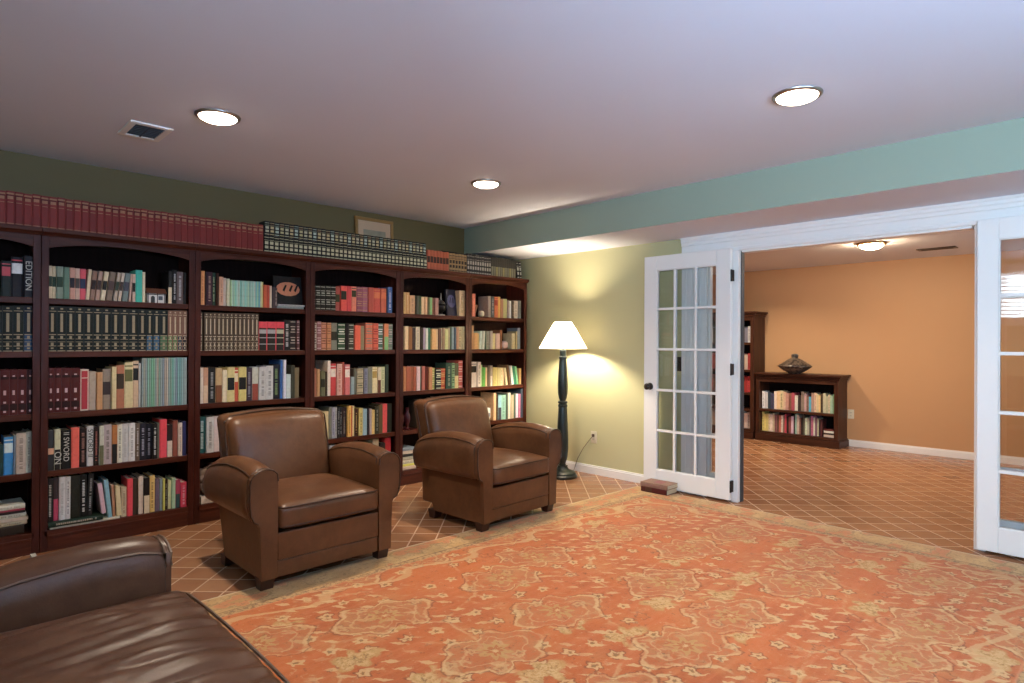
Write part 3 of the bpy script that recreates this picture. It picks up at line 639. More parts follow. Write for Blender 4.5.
SHELF = ['top shelf','second shelf','third shelf','fourth shelf','bottom shelf']
DETAIL = {'p':'', 'b':'with {1} band', 'h':'{1} below', 'l':'with {1} label', 'k':'with {1} label', 'o':'with {1} emblem', 'm':'with {1} picture', 'f':'in {1} frame', 't':'with {1} lettering', 'r':'with {1} bands', 'e':'with gilt lettering', 'q':'with pale marks', 'w':'with red label'}
KIND = {'B':('book','book'), 'V':('bound_volume','bound volume'), 'M':('magazine','magazine')}
NOUN = {'B':'book', 'V':'volume', 'M':'thin journal'}
ROWS = [
 (0, 0, "347 387 209 0 Vp 322; 395 440 206 0 Bl 233 b45; 441 497 236 0 Bl 112 ddd b34; 499 544 246 0 Bt 112 ddd"),
 (0, 1, "311 357 264 0 Ve 122 a97; 357 402 266 0 Ve 122 a97; 402 450 268 0 Ve 122 a97; 450 500 270 0 Ve 122 a97; 500 546 272 0 Ve 123 a97 246"),
 (0, 2, "315 352 273 0 Vq 511 b99; 352 393 272 0 Vq 511 b99; 393 436 270 0 Vq 511 b99; 436 475 269 0 Vq 511 b99; 475 517 268 0 Vq 511 b99; 517 548 267 0 Vq 301 a88"),
 (0, 3, "358 392 212 0 Bt 533 ba9; 392 412 185 0 Bp 244; 413 458 223 0 Bl 28c cdd; 458 468 233 0 Bp 789; 470 516 242 0 Bt ba9 533; 518 544 247 0 Bt bba 555"),
 (1, 0, "616 638 197 0 Bb ba8 243; 638 659 197 0 Bb ba8 243; 659 693 197 0 Bb 787 243; 693 725 195 0 Bp 576; 725 753 194 0 Bb b87 223; 753 779 193 0 Bb b98 444; 779 813 193 0 Bb c45 235; 813 836 192 4 Bp cb9; 836 867 186 5 Bb 865 322; 867 895 186 6 Bb a87 433; 895 926 185 7 Bb cb9 222; 926 966 186 7 Bb 765 544; 966 990 185 7 Bb a98 343; 990 1013 185 7 Bb ba9 433; 1013 1050 185 6 Bb 677 445; 1051 1066 184 3 Bp b98; 1066 1086 183 0 Bb b98 222; 1085 1125 211 0 Bp 1a9; 1125 1144 201 0 Bp cb9; 1281 1306 219 0 Bh 222 cb9; 1307 1335 231 0 Bt 222 ccc; 1337 1379 222 0 Bt 655 bbb; 1381 1397 218 0 Bp 222"),
 (1, 1, "615 662 287 0 Ve 122 a97; 662 709 288 0 Ve 122 a97; 709 754 288 0 Ve 122 a97; 754 801 287 0 Ve 122 a97; 801 849 287 0 Ve 122 a97; 849 897 288 0 Ve 122 a97; 897 947 286 0 Ve 122 a97; 947 996 286 0 Ve 122 a97; 996 1047 287 0 Ve 122 a97; 1047 1101 285 0 Ve 122 a97; 1101 1149 285 0 Ve 122 a97; 1149 1189 285 0 Ve 122 a97 257; 1189 1230 285 0 Ve 122 a97 257; 1230 1280 285 0 Ve 122 a97 464; 1280 1309 285 0 Ve 754 cb9 574; 1309 1341 285 0 Ve 754 cb9 574; 1341 1371 285 0 Ve 754 cb9 245; 1371 1401 285 0 Ve 754 cb9 223"),
 (1, 2, "617 650 273 0 Vq 511 b99; 650 687 273 0 Vq 511 b99; 687 734 272 0 Vq 511 b99; 734 782 270 0 Vq 511 b99; 784 832 260 0 Bf a23 cba; 832 870 245 0 Bp a98; 871 904 239 0 Bp b85; 904 950 260 0 Bb 876 433; 952 979 272 0 Bp cb8; 979 1026 283 0 Bk a64 432; 1026 1076 301 0 Bl cb8 663; 1076 1110 309 0 Bl ca8 222; 1110 1122 293 0 Bp bbb; 1123 1134 341 0 Mp 899; 1134 1146 340 0 Mp 998; 1146 1157 339 0 Mp 899; 1157 1168 341 0 Mp 7a9; 1168 1179 340 0 Mp 798; 1179 1191 339 0 Mp 6a8; 1191 1202 340 0 Mp 7a8; 1202 1213 339 0 Mp 899; 1213 1225 338 0 Mp a98; 1225 1236 340 0 Mp 798; 1236 1248 339 0 Mp 899; 1248 1260 338 0 Mp 789; 1260 1271 340 0 Mp a98; 1271 1283 338 0 Mp ba9; 1283 1295 337 0 Mp 899; 1295 1307 339 0 Mp 798; 1307 1318 338 0 Mp 6a9; 1318 1330 337 0 Mp 8aa; 1330 1342 339 0 Mp 789; 1342 1354 338 0 Mp 7aa; 1354 1366 337 0 Mp 699; 1366 1378 338 0 Mp 8aa; 1378 1390 337 0 Mp 899; 1390 1402 336 0 Mp 9aa"),
 (1, 3, "616 653 247 0 Bo 333 c97; 653 685 249 0 Bh bb9 222; 685 739 240 0 Bt 111 ccc; 739 781 252 0 Bp e54; 781 821 244 0 Bt 211 a76; 821 857 253 0 Bt bbb 222; 857 885 248 0 Bt 211 b65; 886 912 249 0 Bh bba 664; 912 956 255 0 Bt a99 332; 956 988 248 0 Bh a62 222; 988 1016 249 0 Bt ccb 222; 1016 1053 250 0 Bt bbb 999; 1053 1091 251 0 Bt ccc 777; 1091 1116 246 0 Bt 654 ccc; 1116 1155 247 0 Bt 223 aab; 1155 1189 240 0 Bt 112 99a; 1189 1220 238 0 Bt 111 ddd; 1220 1236 238 0 Bp 665; 1236 1282 260 0 Bp f34; 1282 1318 219 0 Bh 322 cba; 1318 1350 246 0 Bp 843; 1350 1377 228 0 Bt cba 765; 1377 1401 236 0 Bp 336"),
 (1, 4, "617 650 322 0 Bt 222 bba; 650 678 320 0 Bh 433 b35; 678 711 317 0 Bt bbb 888; 711 737 315 0 Bt bbb 555; 738 786 317 0 Bp 221; 786 822 313 0 Bt 111 ddd; 824 859 316 2 Bt 222 999; 886 916 239 -7 Bp cab; 921 951 258 -6 Bp 7ab; 956 975 217 -3 Bp a75; 977 1010 208 -3 Bp cb8; 1012 1042 192 0 Bt ba8 643; 1043 1076 245 0 Bp d34; 1076 1110 240 0 Bp 432; 1110 1140 249 0 Bp cba; 1140 1176 236 0 Bh 211 cb9; 1176 1207 245 0 Bt ca5 531; 1207 1235 222 0 Bp 656; 1235 1255 218 0 Bp 788; 1255 1269 214 0 Bp bb4; 1269 1290 207 0 Bt 321 998; 1290 1311 192 0 Bp cc9; 1311 1336 209 0 Bp 9b9; 1336 1366 192 0 Bh a35 355; 1366 1404 172 0 Bt c24 eab"),
 (2, 0, "1485 1515 239 0 Bt c84 a53; 1516 1528 233 0 Bp 311; 1528 1568 236 0 Bt 423 a87; 1568 1594 234 0 Bt 243 ab8; 1594 1612 232 0 Bp 421; 1613 1642 207 0 Bt c97 854; 1642 1669 202 0 Bp ba9; 1669 1691 198 0 Bp cca; 1691 1703 189 0 Mp ac9; 1703 1714 189 0 Mp acb; 1714 1725 189 0 Mp 9ca; 1725 1736 189 0 Mp 8cb; 1736 1747 190 0 Mp acb; 1747 1759 190 0 Mp bcb; 1759 1770 190 0 Mp 7ba; 1770 1781 190 0 Mp 9cb; 1781 1793 190 0 Mp acb; 1793 1804 190 0 Mp 8cb; 1804 1816 190 0 Mp 9cb; 1816 1827 191 0 Mp aca; 1827 1839 191 0 Mp 8ba; 1839 1850 191 0 Mp acb; 1850 1862 191 0 Mp 9cb; 1862 1874 191 0 Mp bcb; 1874 1885 191 0 Mp 7bb; 1885 1897 192 0 Mp 9ca; 1897 1909 192 0 Mp 6ab; 1909 1921 192 0 Mp cc9; 1921 1937 192 0 Bp cb6; 1937 1961 171 0 Bp c52; 1962 1985 171 0 Bp b42; 1985 2000 166 0 Bp dca; 2002 2018 159 0 Bp 544; 2018 2040 156 0 Bt 544 cba"),
 (2, 1, "1487 1501 269 0 Ve 543 cb9; 1513 1541 270 0 Ve 543 cb9; 1541 1569 270 0 Ve 543 cb9; 1569 1598 271 0 Ve 543 cb9; 1598 1627 271 0 Ve 543 cb9; 1627 1656 271 0 Ve 543 cb9; 1656 1686 271 0 Ve 543 cb9; 1686 1715 272 0 Ve 543 cb9; 1715 1745 272 0 Ve 543 cb9; 1745 1776 272 0 Ve 543 cb9; 1776 1806 273 0 Ve 543 cb9; 1806 1837 273 0 Ve 543 cb9; 1837 1868 273 0 Ve 543 cb9; 1868 1900 274 0 Ve 543 cb9; 1901 1962 218 0 Vw d34 999; 1962 2032 219 0 Vw d34 999; 2032 2096 220 0 Vw d34 aa8; 2096 2152 236 0 Bt 222 ccc; 2152 2196 235 0 Br 322 a98; 2196 2222 235 0 Br 533 a88"),
 (2, 2, "1482 1514 253 0 Bp cba; 1514 1548 252 0 Bh b86 ca8; 1548 1596 255 0 Bt 222 aaa; 1596 1643 248 0 Bh b96 742; 1643 1674 233 0 Bp dca; 1674 1727 252 0 Bm cb7 222; 1727 1757 247 0 Bl b42 dca; 1756 1813 252 0 Bm cb6 222; 1813 1859 246 0 Bt 434 99a; 1859 1908 247 0 Bh bba 943; 1908 1960 249 0 Bt bbb 555; 1960 2015 256 0 Bt bbb 445; 2015 2071 264 0 Bt 223 8a6; 2072 2093 297 0 Bp 36a; 2093 2115 300 0 Bp ccd; 2116 2152 187 0 Bp bcc; 2153 2185 257 0 Bp 443; 2187 2227 236 0 Bp 764"),
 (2, 3, "1482 1533 259 0 Bt 155 cde; 1533 1584 255 0 Bt bbb 222; 1584 1626 254 0 Bp cbb; 1628 1682 258 0 Bp 333; 1688 1797 258 0 Bp 543; 1800 1857 246 0 Bt 433 ba9; 1859 1911 245 0 Bp 864; 1917 2066 258 0 Bt bb9 555; 2072 2136 243 0 Bp 322; 2143 2255 259 0 Bp b23"),
 (3, 0, "2334 2353 195 0 Vr 221 998; 2355 2396 197 0 Vr 221 998; 2397 2439 198 0 Vr 221 998; 2441 2486 200 0 Vr 221 998; 2487 2532 201 0 Vr 221 998; 2534 2577 199 0 Bb a43 442; 2578 2633 207 0 Bk d43 332; 2633 2677 208 0 Bp c33; 2678 2724 209 0 Bl d75 442; 2725 2778 209 0 Br 845 a75; 2780 2836 211 0 Br 956 a75; 2838 2890 211 0 Bp a43; 2891 2960 209 0 Bl b43 c63; 2961 3016 210 0 Bl b53 c63; 3018 3031 210 0 Bp 222; 3032 3081 227 0 Bt 358 ccd"),
 (3, 1, "2331 2369 219 0 Br a98 543; 2372 2410 231 0 Br 855 b99; 2414 2457 223 0 Br b75 742; 2457 2496 222 0 Br b74 853; 2498 2555 222 0 Bb 776 332; 2556 2623 220 0 Br 353 ccb; 2624 2656 223 0 Bp 211; 2656 2705 220 0 Br 443 aa9; 2706 2763 207 0 Bp d53; 2764 2803 203 0 Bp 875; 2812 2880 230 0 Br c64 776; 2882 2936 228 0 Br c53 922; 2940 2993 228 0 Br 465 ccc; 2997 3042 228 0 Bh c74 7a6; 3043 3088 226 0 Br 676 a99"),
 (3, 2, "2345 2374 227 0 Bp a64; 2375 2401 220 0 Bp b85; 2405 2444 204 0 Bb 664 332; 2444 2466 200 0 Bp 432; 2466 2494 287 0 Bp dcb; 2495 2545 262 0 Bl c33 dcb; 2546 2593 259 0 Bt c98 a44; 2594 2618 272 0 Bp a43; 2619 2667 252 0 Bl c66 dcb; 2675 2708 148 0 Bp 899; 2708 2736 213 0 Bp 665; 2737 2797 217 0 Br a97 664; 2804 2841 216 0 Bt 778 335; 2842 2888 226 0 Bp 776; 2890 2938 225 0 Bl dc9 a83; 2939 2972 222 0 Bh cb9 632; 2973 3012 225 0 Bt bb8 664; 3013 3049 244 0 Bp 343"),
 (3, 3, "2364 2397 241 0 Bp ba8; 2399 2429 232 0 Bp cb9; 2430 2477 227 0 Bp cb8; 2479 2506 257 0 Bp 776; 2507 2536 253 0 Bt 99a 445; 2537 2559 253 0 Bt aaa 555; 2560 2581 250 0 Bt 333 aaa; 2582 2604 248 0 Bt 222 aaa; 2605 2645 248 0 Bt 322 876; 2648 2682 257 0 Bt da4 742; 2683 2696 254 0 Bp b42; 2697 2719 255 0 Bp dc8; 2720 2753 228 0 Bt 421 ca5; 2754 2790 232 0 Bt cb6 543; 2791 2830 223 0 Bp 8ab; 2831 2853 228 0 Bp 223; 2854 2877 221 0 Bp a99; 2878 2908 209 0 Bp db6; 2909 2949 238 0 Bt 443 998; 2951 2993 250 0 Bp 653; 2994 3041 253 0 Bp d44; 3042 3091 250 0 Bp 332"),
 (3, 4, "2481 2515 304 0 Bp 999; 2524 2556 303 0 Bp bbb; 2568 2746 262 0 Bp 322; 2769 2801 298 0 Bp cba; 2804 2886 261 0 Bp 433; 2895 2960 324 0 Bh ba8 433; 2964 3016 271 0 Bp 322; 3018 3082 317 0 Bp b12"),
 (4, 0, "3167 3187 214 0 Bp cba; 3194 3226 191 0 Bt b95 864; 3227 3274 193 0 Bt b84 ca8; 3275 3332 169 0 Bt c96 864; 3336 3367 167 0 Bp 554; 3368 3397 169 0 Bp 453; 3398 3433 161 0 Bp db8; 3434 3465 163 0 Bp da7; 3466 3490 161 0 Bp 664; 3490 3519 159 0 Bp 7a6; 3520 3547 157 0 Bp 854; 3547 3588 158 0 Bp a76; 3850 3928 248 0 Bt db8 a84"),
 (4, 1, "3166 3184 247 0 Bp cba; 3209 3249 210 0 Bp db8; 3250 3297 208 0 Bp 852; 3299 3336 198 0 Bp 433; 3337 3384 208 0 Bt cb9 876; 3386 3416 201 0 Bp 432; 3417 3454 201 0 Bp a9a; 3456 3480 197 0 Bp ddc; 3481 3512 200 0 Bp 475; 3514 3566 191 0 Bp da6; 3567 3586 192 0 Bp db8; 3587 3623 196 0 Bp 643; 3624 3645 203 0 Bp cb9; 3645 3670 203 0 Bp a86; 3671 3708 194 0 Bp cc8; 3709 3733 208 0 Bp a97; 3733 3763 215 0 Bp 354; 3763 3788 216 0 Bp 9aa; 3789 3807 213 0 Bp 567; 3808 3837 215 0 Bp b86; 3837 3890 221 0 Bt cb8 633; 3891 3930 222 0 Bp dc9"),
 (4, 2, "3165 3197 218 0 Bp b64; 3198 3228 217 0 Bp b74; 3229 3278 222 0 Bp a53; 3279 3312 218 0 Bp 953; 3313 3343 217 0 Bp a53; 3344 3383 220 0 Bp dbb; 3384 3410 222 0 Bp 554; 3411 3446 220 0 Bp b65; 3447 3482 214 0 Bp 621; 3483 3521 210 0 Bp c85; 3523 3560 202 0 Br aa5 dc8; 3562 3624 191 0 Br 333 ddb; 3625 3686 193 0 Br b42 ca5; 3689 3757 245 0 Bt 354 aa8; 3758 3792 244 0 Br 8a7 454; 3793 3844 240 0 Bh 664 dc8; 3846 3902 265 0 Br c54 eba"),
 (4, 3, "3382 3524 262 0 Bp 543; 3538 3640 266 0 Bp 322; 3648 3822 269 0 Bp bb9; 3830 3916 249 0 Bp 433"),
 (5, 0, "4003 4047 225 0 Bp d75; 4216 4253 213 0 Bp a98; 4254 4300 214 0 Bt 555 bbb; 4303 4354 212 0 Bl c63 932; 4355 4388 214 0 Bp da4; 4389 4431 195 0 Bp a75; 4432 4492 197 0 Bp bb7; 4493 4518 184 0 Bp 988; 4519 4550 179 0 Bp eed; 4554 4584 181 0 Bt 432 ba8; 4585 4643 186 0 Bt cba 765; 4644 4685 189 0 Bt 777 333"),
 (5, 1, "4001 4029 234 0 Bp b85; 4030 4077 163 0 Bp da6; 4079 4109 158 0 Bp ca6; 4111 4143 181 3 Bp cdc; 4144 4178 183 3 Bp dec; 4180 4202 181 0 Bp 354; 4203 4248 184 0 Bt 998 554; 4248 4281 185 0 Bp ba9; 4282 4331 161 0 Bp dc8; 4332 4387 162 0 Bp dba; 4387 4421 197 0 Bp 853; 4565 4613 165 0 Bp dc9; 4615 4640 188 0 Bp ba7; 4641 4686 224 0 Bp 789"),
 (5, 2, "3986 4008 202 0 Bp b96; 4009 4083 248 0 Bl dcb 321; 4084 4127 247 0 Bt dcb 444; 4128 4155 217 0 Bp ac8; 4156 4193 192 0 Bp 5a3; 4193 4220 191 0 Bp db8; 4222 4253 209 0 Bp 654; 4254 4287 208 0 Bh a98 dcb; 4288 4342 189 0 Bt cb6 a84; 4343 4383 184 0 Bp cb7; 4384 4417 183 0 Bt dc9 864; 4418 4453 183 0 Bp db8; 4454 4492 179 -9 Bp dc9; 4493 4530 209 -9 Bp 642; 4534 4576 199 -10 Bp eed; 4580 4625 195 -10 Bp 286; 4626 4659 190 -10 Bp 8d9; 4673 4707 170 0 Bp c95"),
 (5, 3, "4300 4336 280 0 Bp da7; 4338 4363 265 0 Bp 432; 4365 4412 253 0 Bh 8bc 445; 4414 4477 253 0 Bt 8ba 576; 4478 4504 264 0 Bp 565; 4506 4545 271 0 Bp dcb; 4547 4589 247 0 Bp ba8; 4591 4632 258 0 Bp 565; 4633 4670 252 0 Bp dcd; 4671 4695 251 0 Bp c79; 4696 4744 307 0 Bp 456"),
]

BOOKS = []    # every upright book: dict(area, make)
for (u, r, txt) in ROWS:
    ents = [e.split() for e in txt.split(';')]
    n = len(ents)
    for i, e in enumerate(ents):
        x0, x1, h, lean = [float(v)/1000 for v in e[:3]]+[float(e[3])]
        kind, st, cols = e[4][0], e[4][1], e[5:]
        w = max(.006, x1-x0-.0012); h = max(.09, min(h, (SH[r-1]-.036-SH[r] if r else .33)-.012))
        d = min(.24, max(.13, h*.72)); setb = .016 + rnd.random()*(.004 if kind != 'B' else .022)
        cx = (x0+x1)/2
        lo_, hi_ = EDGES[u]+.0265, EDGES[u+1]-.0265
        if not lean:
            x0, x1 = max(x0, lo_), min(x1, hi_); w = max(.006, min(w, x1-x0)); cx = min(max(cx, lo_+w/2), hi_-w/2)
        else:
            w *= .84; cx -= h/2*math.sin(math.radians(lean))*.9
        if u == 0: place = f"{ordinal(n-i)} spine from right, {SHELF[r]}, {CASE[u]}"
        else: place = f"{ordinal(i+1)} spine from left, {SHELF[r]}, {CASE[u]}"
        det = DETAIL[st].format(*[colour_name(c) for c in cols]) if len(cols) > 1 or st in 'ew' else ''
        nm = colour_name('d34') if st == 'w' else colour_name(cols[0])
        if st == 'w': nm = 'black'
        label = ' '.join(f"{nm} {NOUN[kind]} {det}".split()) + ', ' + place
        if len(label.split()) > 16: label = f"{nm} {NOUN[kind]}, {place}"
        raise_ = (.0445 if i < 8 else .0135 if i < 11 else 0) if (u, r) == (1,4) else 0   # these stand on the flat magazines
        h -= raise_; z = SH[r]+raise_+.0008; hidden = (u, r) in ((2,3),(2,4),(3,4),(4,3),(4,4)) and x0 > 1.6
        BOOKS.append(dict(kind=kind, st=st, cols=cols, w=w, h=h, d=d, loc=(cx,YF+setb,z), rot=(0,math.radians(lean),0), label=label,
            area=w*h/(cx*cx+YF*YF)*(.3 if hidden else 1), group={'B':f'books on the {SHELF[r]} of the {CASE[u]}','V':f'matched volumes on the {SHELF[r]} of the {CASE[u]}','M':f'journals on the {SHELF[r]} of the {CASE[u]}'}[kind], key=(u,r,i)))

def top_set(x0, x1, n, h, z, y, st, palette, label, group, d=.13):
    for i in range(n):
        w = (x1-x0)/n; cols = palette[i % len(palette)].split()
        hh = h*(1+.012*math.sin(i*2.3))
        BOOKS.append(dict(kind='V', st=st, cols=cols, w=w-.0012, h=hh, d=d, loc=(x0+w*(i+.5),y,z), rot=(0,0,0), label=label.format(ordinal(i+1)), area=w*h/(x0*x0+YF*YF), group=group, key=('top',st,i)))
ZT = 1.9558
top_set(.290,1.922,40,.197,ZT,4.667,'R',['7c1d17 9c6a48','761b16 956544','801f18 9c6a48'],'red gilt-ruled volume, {} from the left in the red row atop the bookcases','red volumes atop the bookcases',.17)
top_set(1.928,3.440,39,.128,ZT,4.668,'d',['191d16 b9b48c 24281c'],'black dotted volume, {} from left in the lower dark row atop the bookcases','lower row of dark dotted volumes atop the bookcases',.12)
top_set(1.935,3.435,39,.106,ZT+.1300,4.676,'d',['1c1d1a a8a585 323b30','242019 b0a070 453020','20251f a0b0a0 3a4840','2a2018 aaa070 5a3a28'],'small dark volume, {} from left in the upper dark row atop the bookcases','upper row of small dark volumes atop the bookcases',.11)
top_set(3.446,3.698,7,.180,ZT,4.672,'b',['b8552e 4a2a1c','b05028 4a2a1c'],'orange volume with brown band, {} from left in the orange set atop the bookcases','orange set atop the bookcases',.14)
top_set(3.701,3.920,6,.176,ZT,4.672,'d',['9a7a4a 3a2a1a 8a6a40'],'tan volume, {} from left in the tan set atop the bookcases','tan set atop the bookcases',.14)
top_set(3.924,4.240,10,.196,ZT,4.672,'d',['33302e a09a90 3a3634','2c2b2c 98948c 343234'],'charcoal volume, {} from left in the charcoal set atop the bookcases','charcoal set atop the bookcases',.14)
top_set(4.243,4.590,11,.196,ZT,4.672,'h',['3a362c 77735c','38342c 6e6a55','3a362c 8a7f4c'],'grey-green volume, {} from left in the grey-green set atop the bookcases','grey-green set atop the bookcases',.14)
for i, (x, ln, lb) in enumerate(((4.631,-6,'black volume leaning on the grey-green set atop the bookcases'),(4.669,-6,'outermost black leaning volume at the lamp end atop the bookcases'))):
    BOOKS.append(dict(kind='V', st='d', cols=['1c1a1a','b8b4a8'], w=.031, h=.185, d=.14, loc=(x,4.672,ZT), rot=(0,math.radians(ln),0), label=lb, area=.0002, group='leaning black volumes atop the bookcases', key=('top','lean',i)))

# the far room's books join the same count
LOW_ROWS = [
 "3707 3671 226 ddd; 3671 3626 215 bbb; 3626 3584 221 345; 3584 3539 203 446; 3539 3505 234 dcb; 3505 3458 241 db8; 3458 3414 246 cb8; 3414 3384 234 ca8; 3384 3343 219 b87; 3343 3304 220 854; 3304 3261 226 a45; 3261 3219 195 ccb; 3219 3179 197 433; 3179 3137 248 876; 3137 3109 225 b99; 3109 3079 196 865; 3079 3048 191 4ac; 3048 3008 240 a87; 3008 2982 245 db9; 2982 2955 232 cb8; 2955 2930 213 db7; 2930 2901 232 543; 2901 2863 245 bb9; 2863 2837 207 aa8; 2837 2813 231 cb9; 2813 2777 221 9b9; 2777 2751 243 7a7",
 "3707 3670 250 dc6; 3670 3638 222 dc6; 3638 3601 231 cb6; 3601 3574 228 dca; 3574 3532 223 dcb; 3532 3501 245 ba8; 3501 3459 220 855; 3459 3431 236 643; 3431 3397 219 b65; 3397 3366 221 dcb; 3366 3341 215 865; 3341 3308 242 b34; 3308 3276 213 322; 3276 3239 216 844; 3239 3199 222 cab; 3199 3175 234 433; 3175 3150 255 8ba; 3150 3110 249 ba9; 3110 3084 210 854; 3084 3058 201 322; 3058 3025 247 554; 3025 2990 216 cdb; 2990 2957 220 aa9; 2957 2935 249 455; 2935 2898 248 b68; 2898 2872 230 ccb; 2872 2842 251 756; 2842 2815 222 bb9; 2815 2794 203 323; 2794 2765 216 633",
]

for q, (txt, z) in enumerate(zip(LOW_ROWS, (.4208,.1208))):
    ents = [e.split() for e in txt.split(';')]
    ya = min(float(v) for e in ents for v in e[:2])/1000; yb = max(float(v) for e in ents for v in e[:2])/1000
    for i, e in enumerate(ents):
        y0, y1, h = [float(v)/1000 for v in e[:3]]
        lo_, hi_ = (2.748, 2.898)[q], 3.667
        y0, y1 = [lo_+(v-ya)/(yb-ya)*(hi_-lo_) for v in (y0, y1)]
        BOOKS.append(dict(kind='B', st='p' if i % 3 else 't', cols=[e[3], '443'], w=abs(y0-y1)-.001, h=h, d=.15, loc=(8.255,(y0+y1)/2,z), rot=(0,0,-PI/2),
            label=f"{colour_name(e[3])} book, {ordinal(i+1)} spine from left, {['upper','lower'][q]} shelf of low walnut bookcase", area=abs(y0-y1)*h/(8.25**2+3.2**2), group=f"books on the {['upper','lower'][q]} shelf of the low bookcase", key=('low',q,i)))
TALL = [(1.3008,['998','bbb','778','443','999']),(.9308,['b65','a33','ba9','732','c87']),(.6208,['b22','c33','a22','643']),(.1308,['cba','ba9','dcb','a98'])]
for q, (z, cols) in enumerate(TALL):
    yy = 3.80
    for i, c in enumerate(cols+[cols[(j*3+1) % len(cols)] for j in range(16)]):
        w = .03+.008*((i*7) % 3)
        BOOKS.append(dict(kind='B', st='t' if i % 2 else 'p', cols=[c,'322'], w=w, h=.19+.015*((i*5) % 3), d=.15, loc=(8.255,yy+w/2,z), rot=(0,0,-PI/2),
            label=f"{colour_name(c)} book, {ordinal(i+1)} from right on shelf {['one','two','three','four'][q]} of tall walnut bookcase", area=w*.2/(8.25**2+3.9**2)*.5, group='books in the tall walnut bookcase', key=('tall',q,i)))
        yy += w+.001

# only the plain books that show largest are objects of their own; the smallest far ones share one heap
plainb = sorted([k for k in BOOKS if k['kind'] == 'B'], key=lambda k: -k['area'])
rest = plainb[262:]; restid = {id(k) for k in rest}
cache = {}; heap = MB()
for k in BOOKS:
    T = Matrix.Translation(k['loc']) @ Matrix.Rotation(k['rot'][2],4,'Z') @ Matrix.Rotation(k['rot'][1],4,'Y')
    ln = k['rot'][1]; dz = abs(math.sin(ln))*k['w']/2+.0002
    if id(k) in restid:
        book_mb(k['w'],k['h'],k['d'],k['st'],k['cols'],heap,Matrix.Translation((0,0,dz)) @ T); continue
    nm, cat = KIND[k['kind']]
    sig = (k['st'],tuple(k['cols']),round(k['w'],4),round(k['h'],3),round(k['d'],3))
    if sig in cache:
        o = cache[sig].copy(); C.objects.link(o)
    else:
        o = book_mb(k['w'],k['h'],k['d'],k['st'],k['cols']).build(nm, M['book']); cache[sig] = o
    o.location = (k['loc'][0],k['loc'][1],k['loc'][2]+dz); o.rotation_euler = k['rot']
    for p in list(o.keys()):
        if p in ('label','category','group'): del o[p]
    tag(o, k['label'], cat, k['group']); k['obj'] = o
o = heap.build('books', M['book']); tag(o, 'small distant books filling the far shelves of the library and orange room', 'books', kind='stuff')

# a few titles that can be read
def lettering(parent, text, size, x, z, colour):
    cu = bpy.data.curves.new('t', 'FONT'); cu.body = text; cu.size = size; cu.extrude = .0004; cu.align_x = 'LEFT'; cu.align_y = 'CENTER'
    tmp = bpy.data.objects.new('t', cu); C.objects.link(tmp)
    dg = bpy.context.evaluated_depsgraph_get(); me = bpy.data.meshes.new_from_object(tmp.evaluated_get(dg))
    bpy.data.objects.remove(tmp); me.name = 'title_lettering'; me.materials.clear(); me.materials.append(colour)
    o = bpy.data.objects.new('title_lettering', me); C.objects.link(o); o.parent = parent
    o.matrix_local = Matrix(((0,1,0,x),(0,0,-1,-.0004),(-1,0,0,z),(0,0,0,1)))
ink_w = plain('pale_ink', (.55,.53,.48), .6); ink_b = plain('dark_ink', (.02,.02,.02), .6)
byk = {k['key']: k.get('obj') for k in BOOKS}
for key, text, size, zf, ink in (((1,3,2),'II SWORD',.041,.95,ink_w),((1,3,5),'SWORD II',.040,.92,ink_b),((1,3,1),'ON',.05,.45,ink_w),((0,0,3),'EDITION',.045,.88,ink_w)):
    o = byk.get(key)
    if o:
        k = [q for q in BOOKS if q['key'] == key][0]
        k2 = dict(k); me = book_mb(k['w'],k['h'],k['d'],'p' if key != (1,3,1) else 'h',k['cols']).build('book', M['book']); o.data = me.data; bpy.data.objects.remove(me)
        lettering(o, text, size, 0, k['h']*zf, ink)

# books lying flat, ornaments
def flat_book(x0, x1, y, z, t, d, cols, label, group, rz=0, name='book', cat='book'):
    mb = book_mb(t, x1-x0, d, 't' if len(cols) > 1 else 'p', cols)
    o = mb.build(name, M['book']); o.matrix_world = Matrix.Translation(((x0+x1)/2,y,z)) @ Matrix.Rotation(rz,4,'Z') @ Matrix.Translation(((x1-x0)/2,0,t/2)) @ Matrix.Rotation(-PI/2,4,'Y')
    tag(o, label, cat, group); return o
def pile(items, x0, z, y, where, group, up='up', name='book', cat='book'):
    for i, (t, w, cols, dx) in enumerate(items):
        flat_book(x0+dx, x0+dx+w, y+.004*((i*3) % 4), z, t, .2, cols.split(), f"{colour_name(cols.split()[0])} flat book, {ordinal(i+1)} up in the pile, {where}", group, name=name, cat=cat); z += t+.0005
pile([(.052,.215,'321',0),(.024,.23,'ba8 765',.0),(.020,.235,'cba',0),(.026,.225,'bba 776',.0),(.012,.22,'322',0),(.012,.22,'a34',0),(.026,.22,'ccb 998',0)], .295, SH[4]+.0005, YF+.03, 'bottom shelf, sixth bookcase from lamp', 'flat pile on the bottom shelf of the sixth bookcase')
flat_book(.632,1.000,YF+.004,SH[4]+.0005,.0125,.22,['bba'],'lower thin white magazine lying flat, bottom shelf, fifth bookcase from lamp','flat magazines on the bottom shelf of the fifth bookcase',0,'magazine','magazine')
flat_book(.622,.905,YF-.004,SH[4]+.0133,.0305,.24,['132','ba9'],'thick dark green magazine lying flat under upright books, bottom shelf, fifth bookcase','flat magazines on the bottom shelf of the fifth bookcase',0,'magazine','magazine')
pile([(.03,.16,'ba9',0),(.022,.17,'cc4',0),(.035,.16,'ccb 887',0),(.03,.17,'aa9',0),(.02,.16,'333',0),(.03,.165,'cba',0),(.026,.16,'789',0)], 3.185, SH[4]+.0005, YF+.025, 'bottom shelf, second bookcase from lamp', 'flat pile on the bottom shelf of the second bookcase')
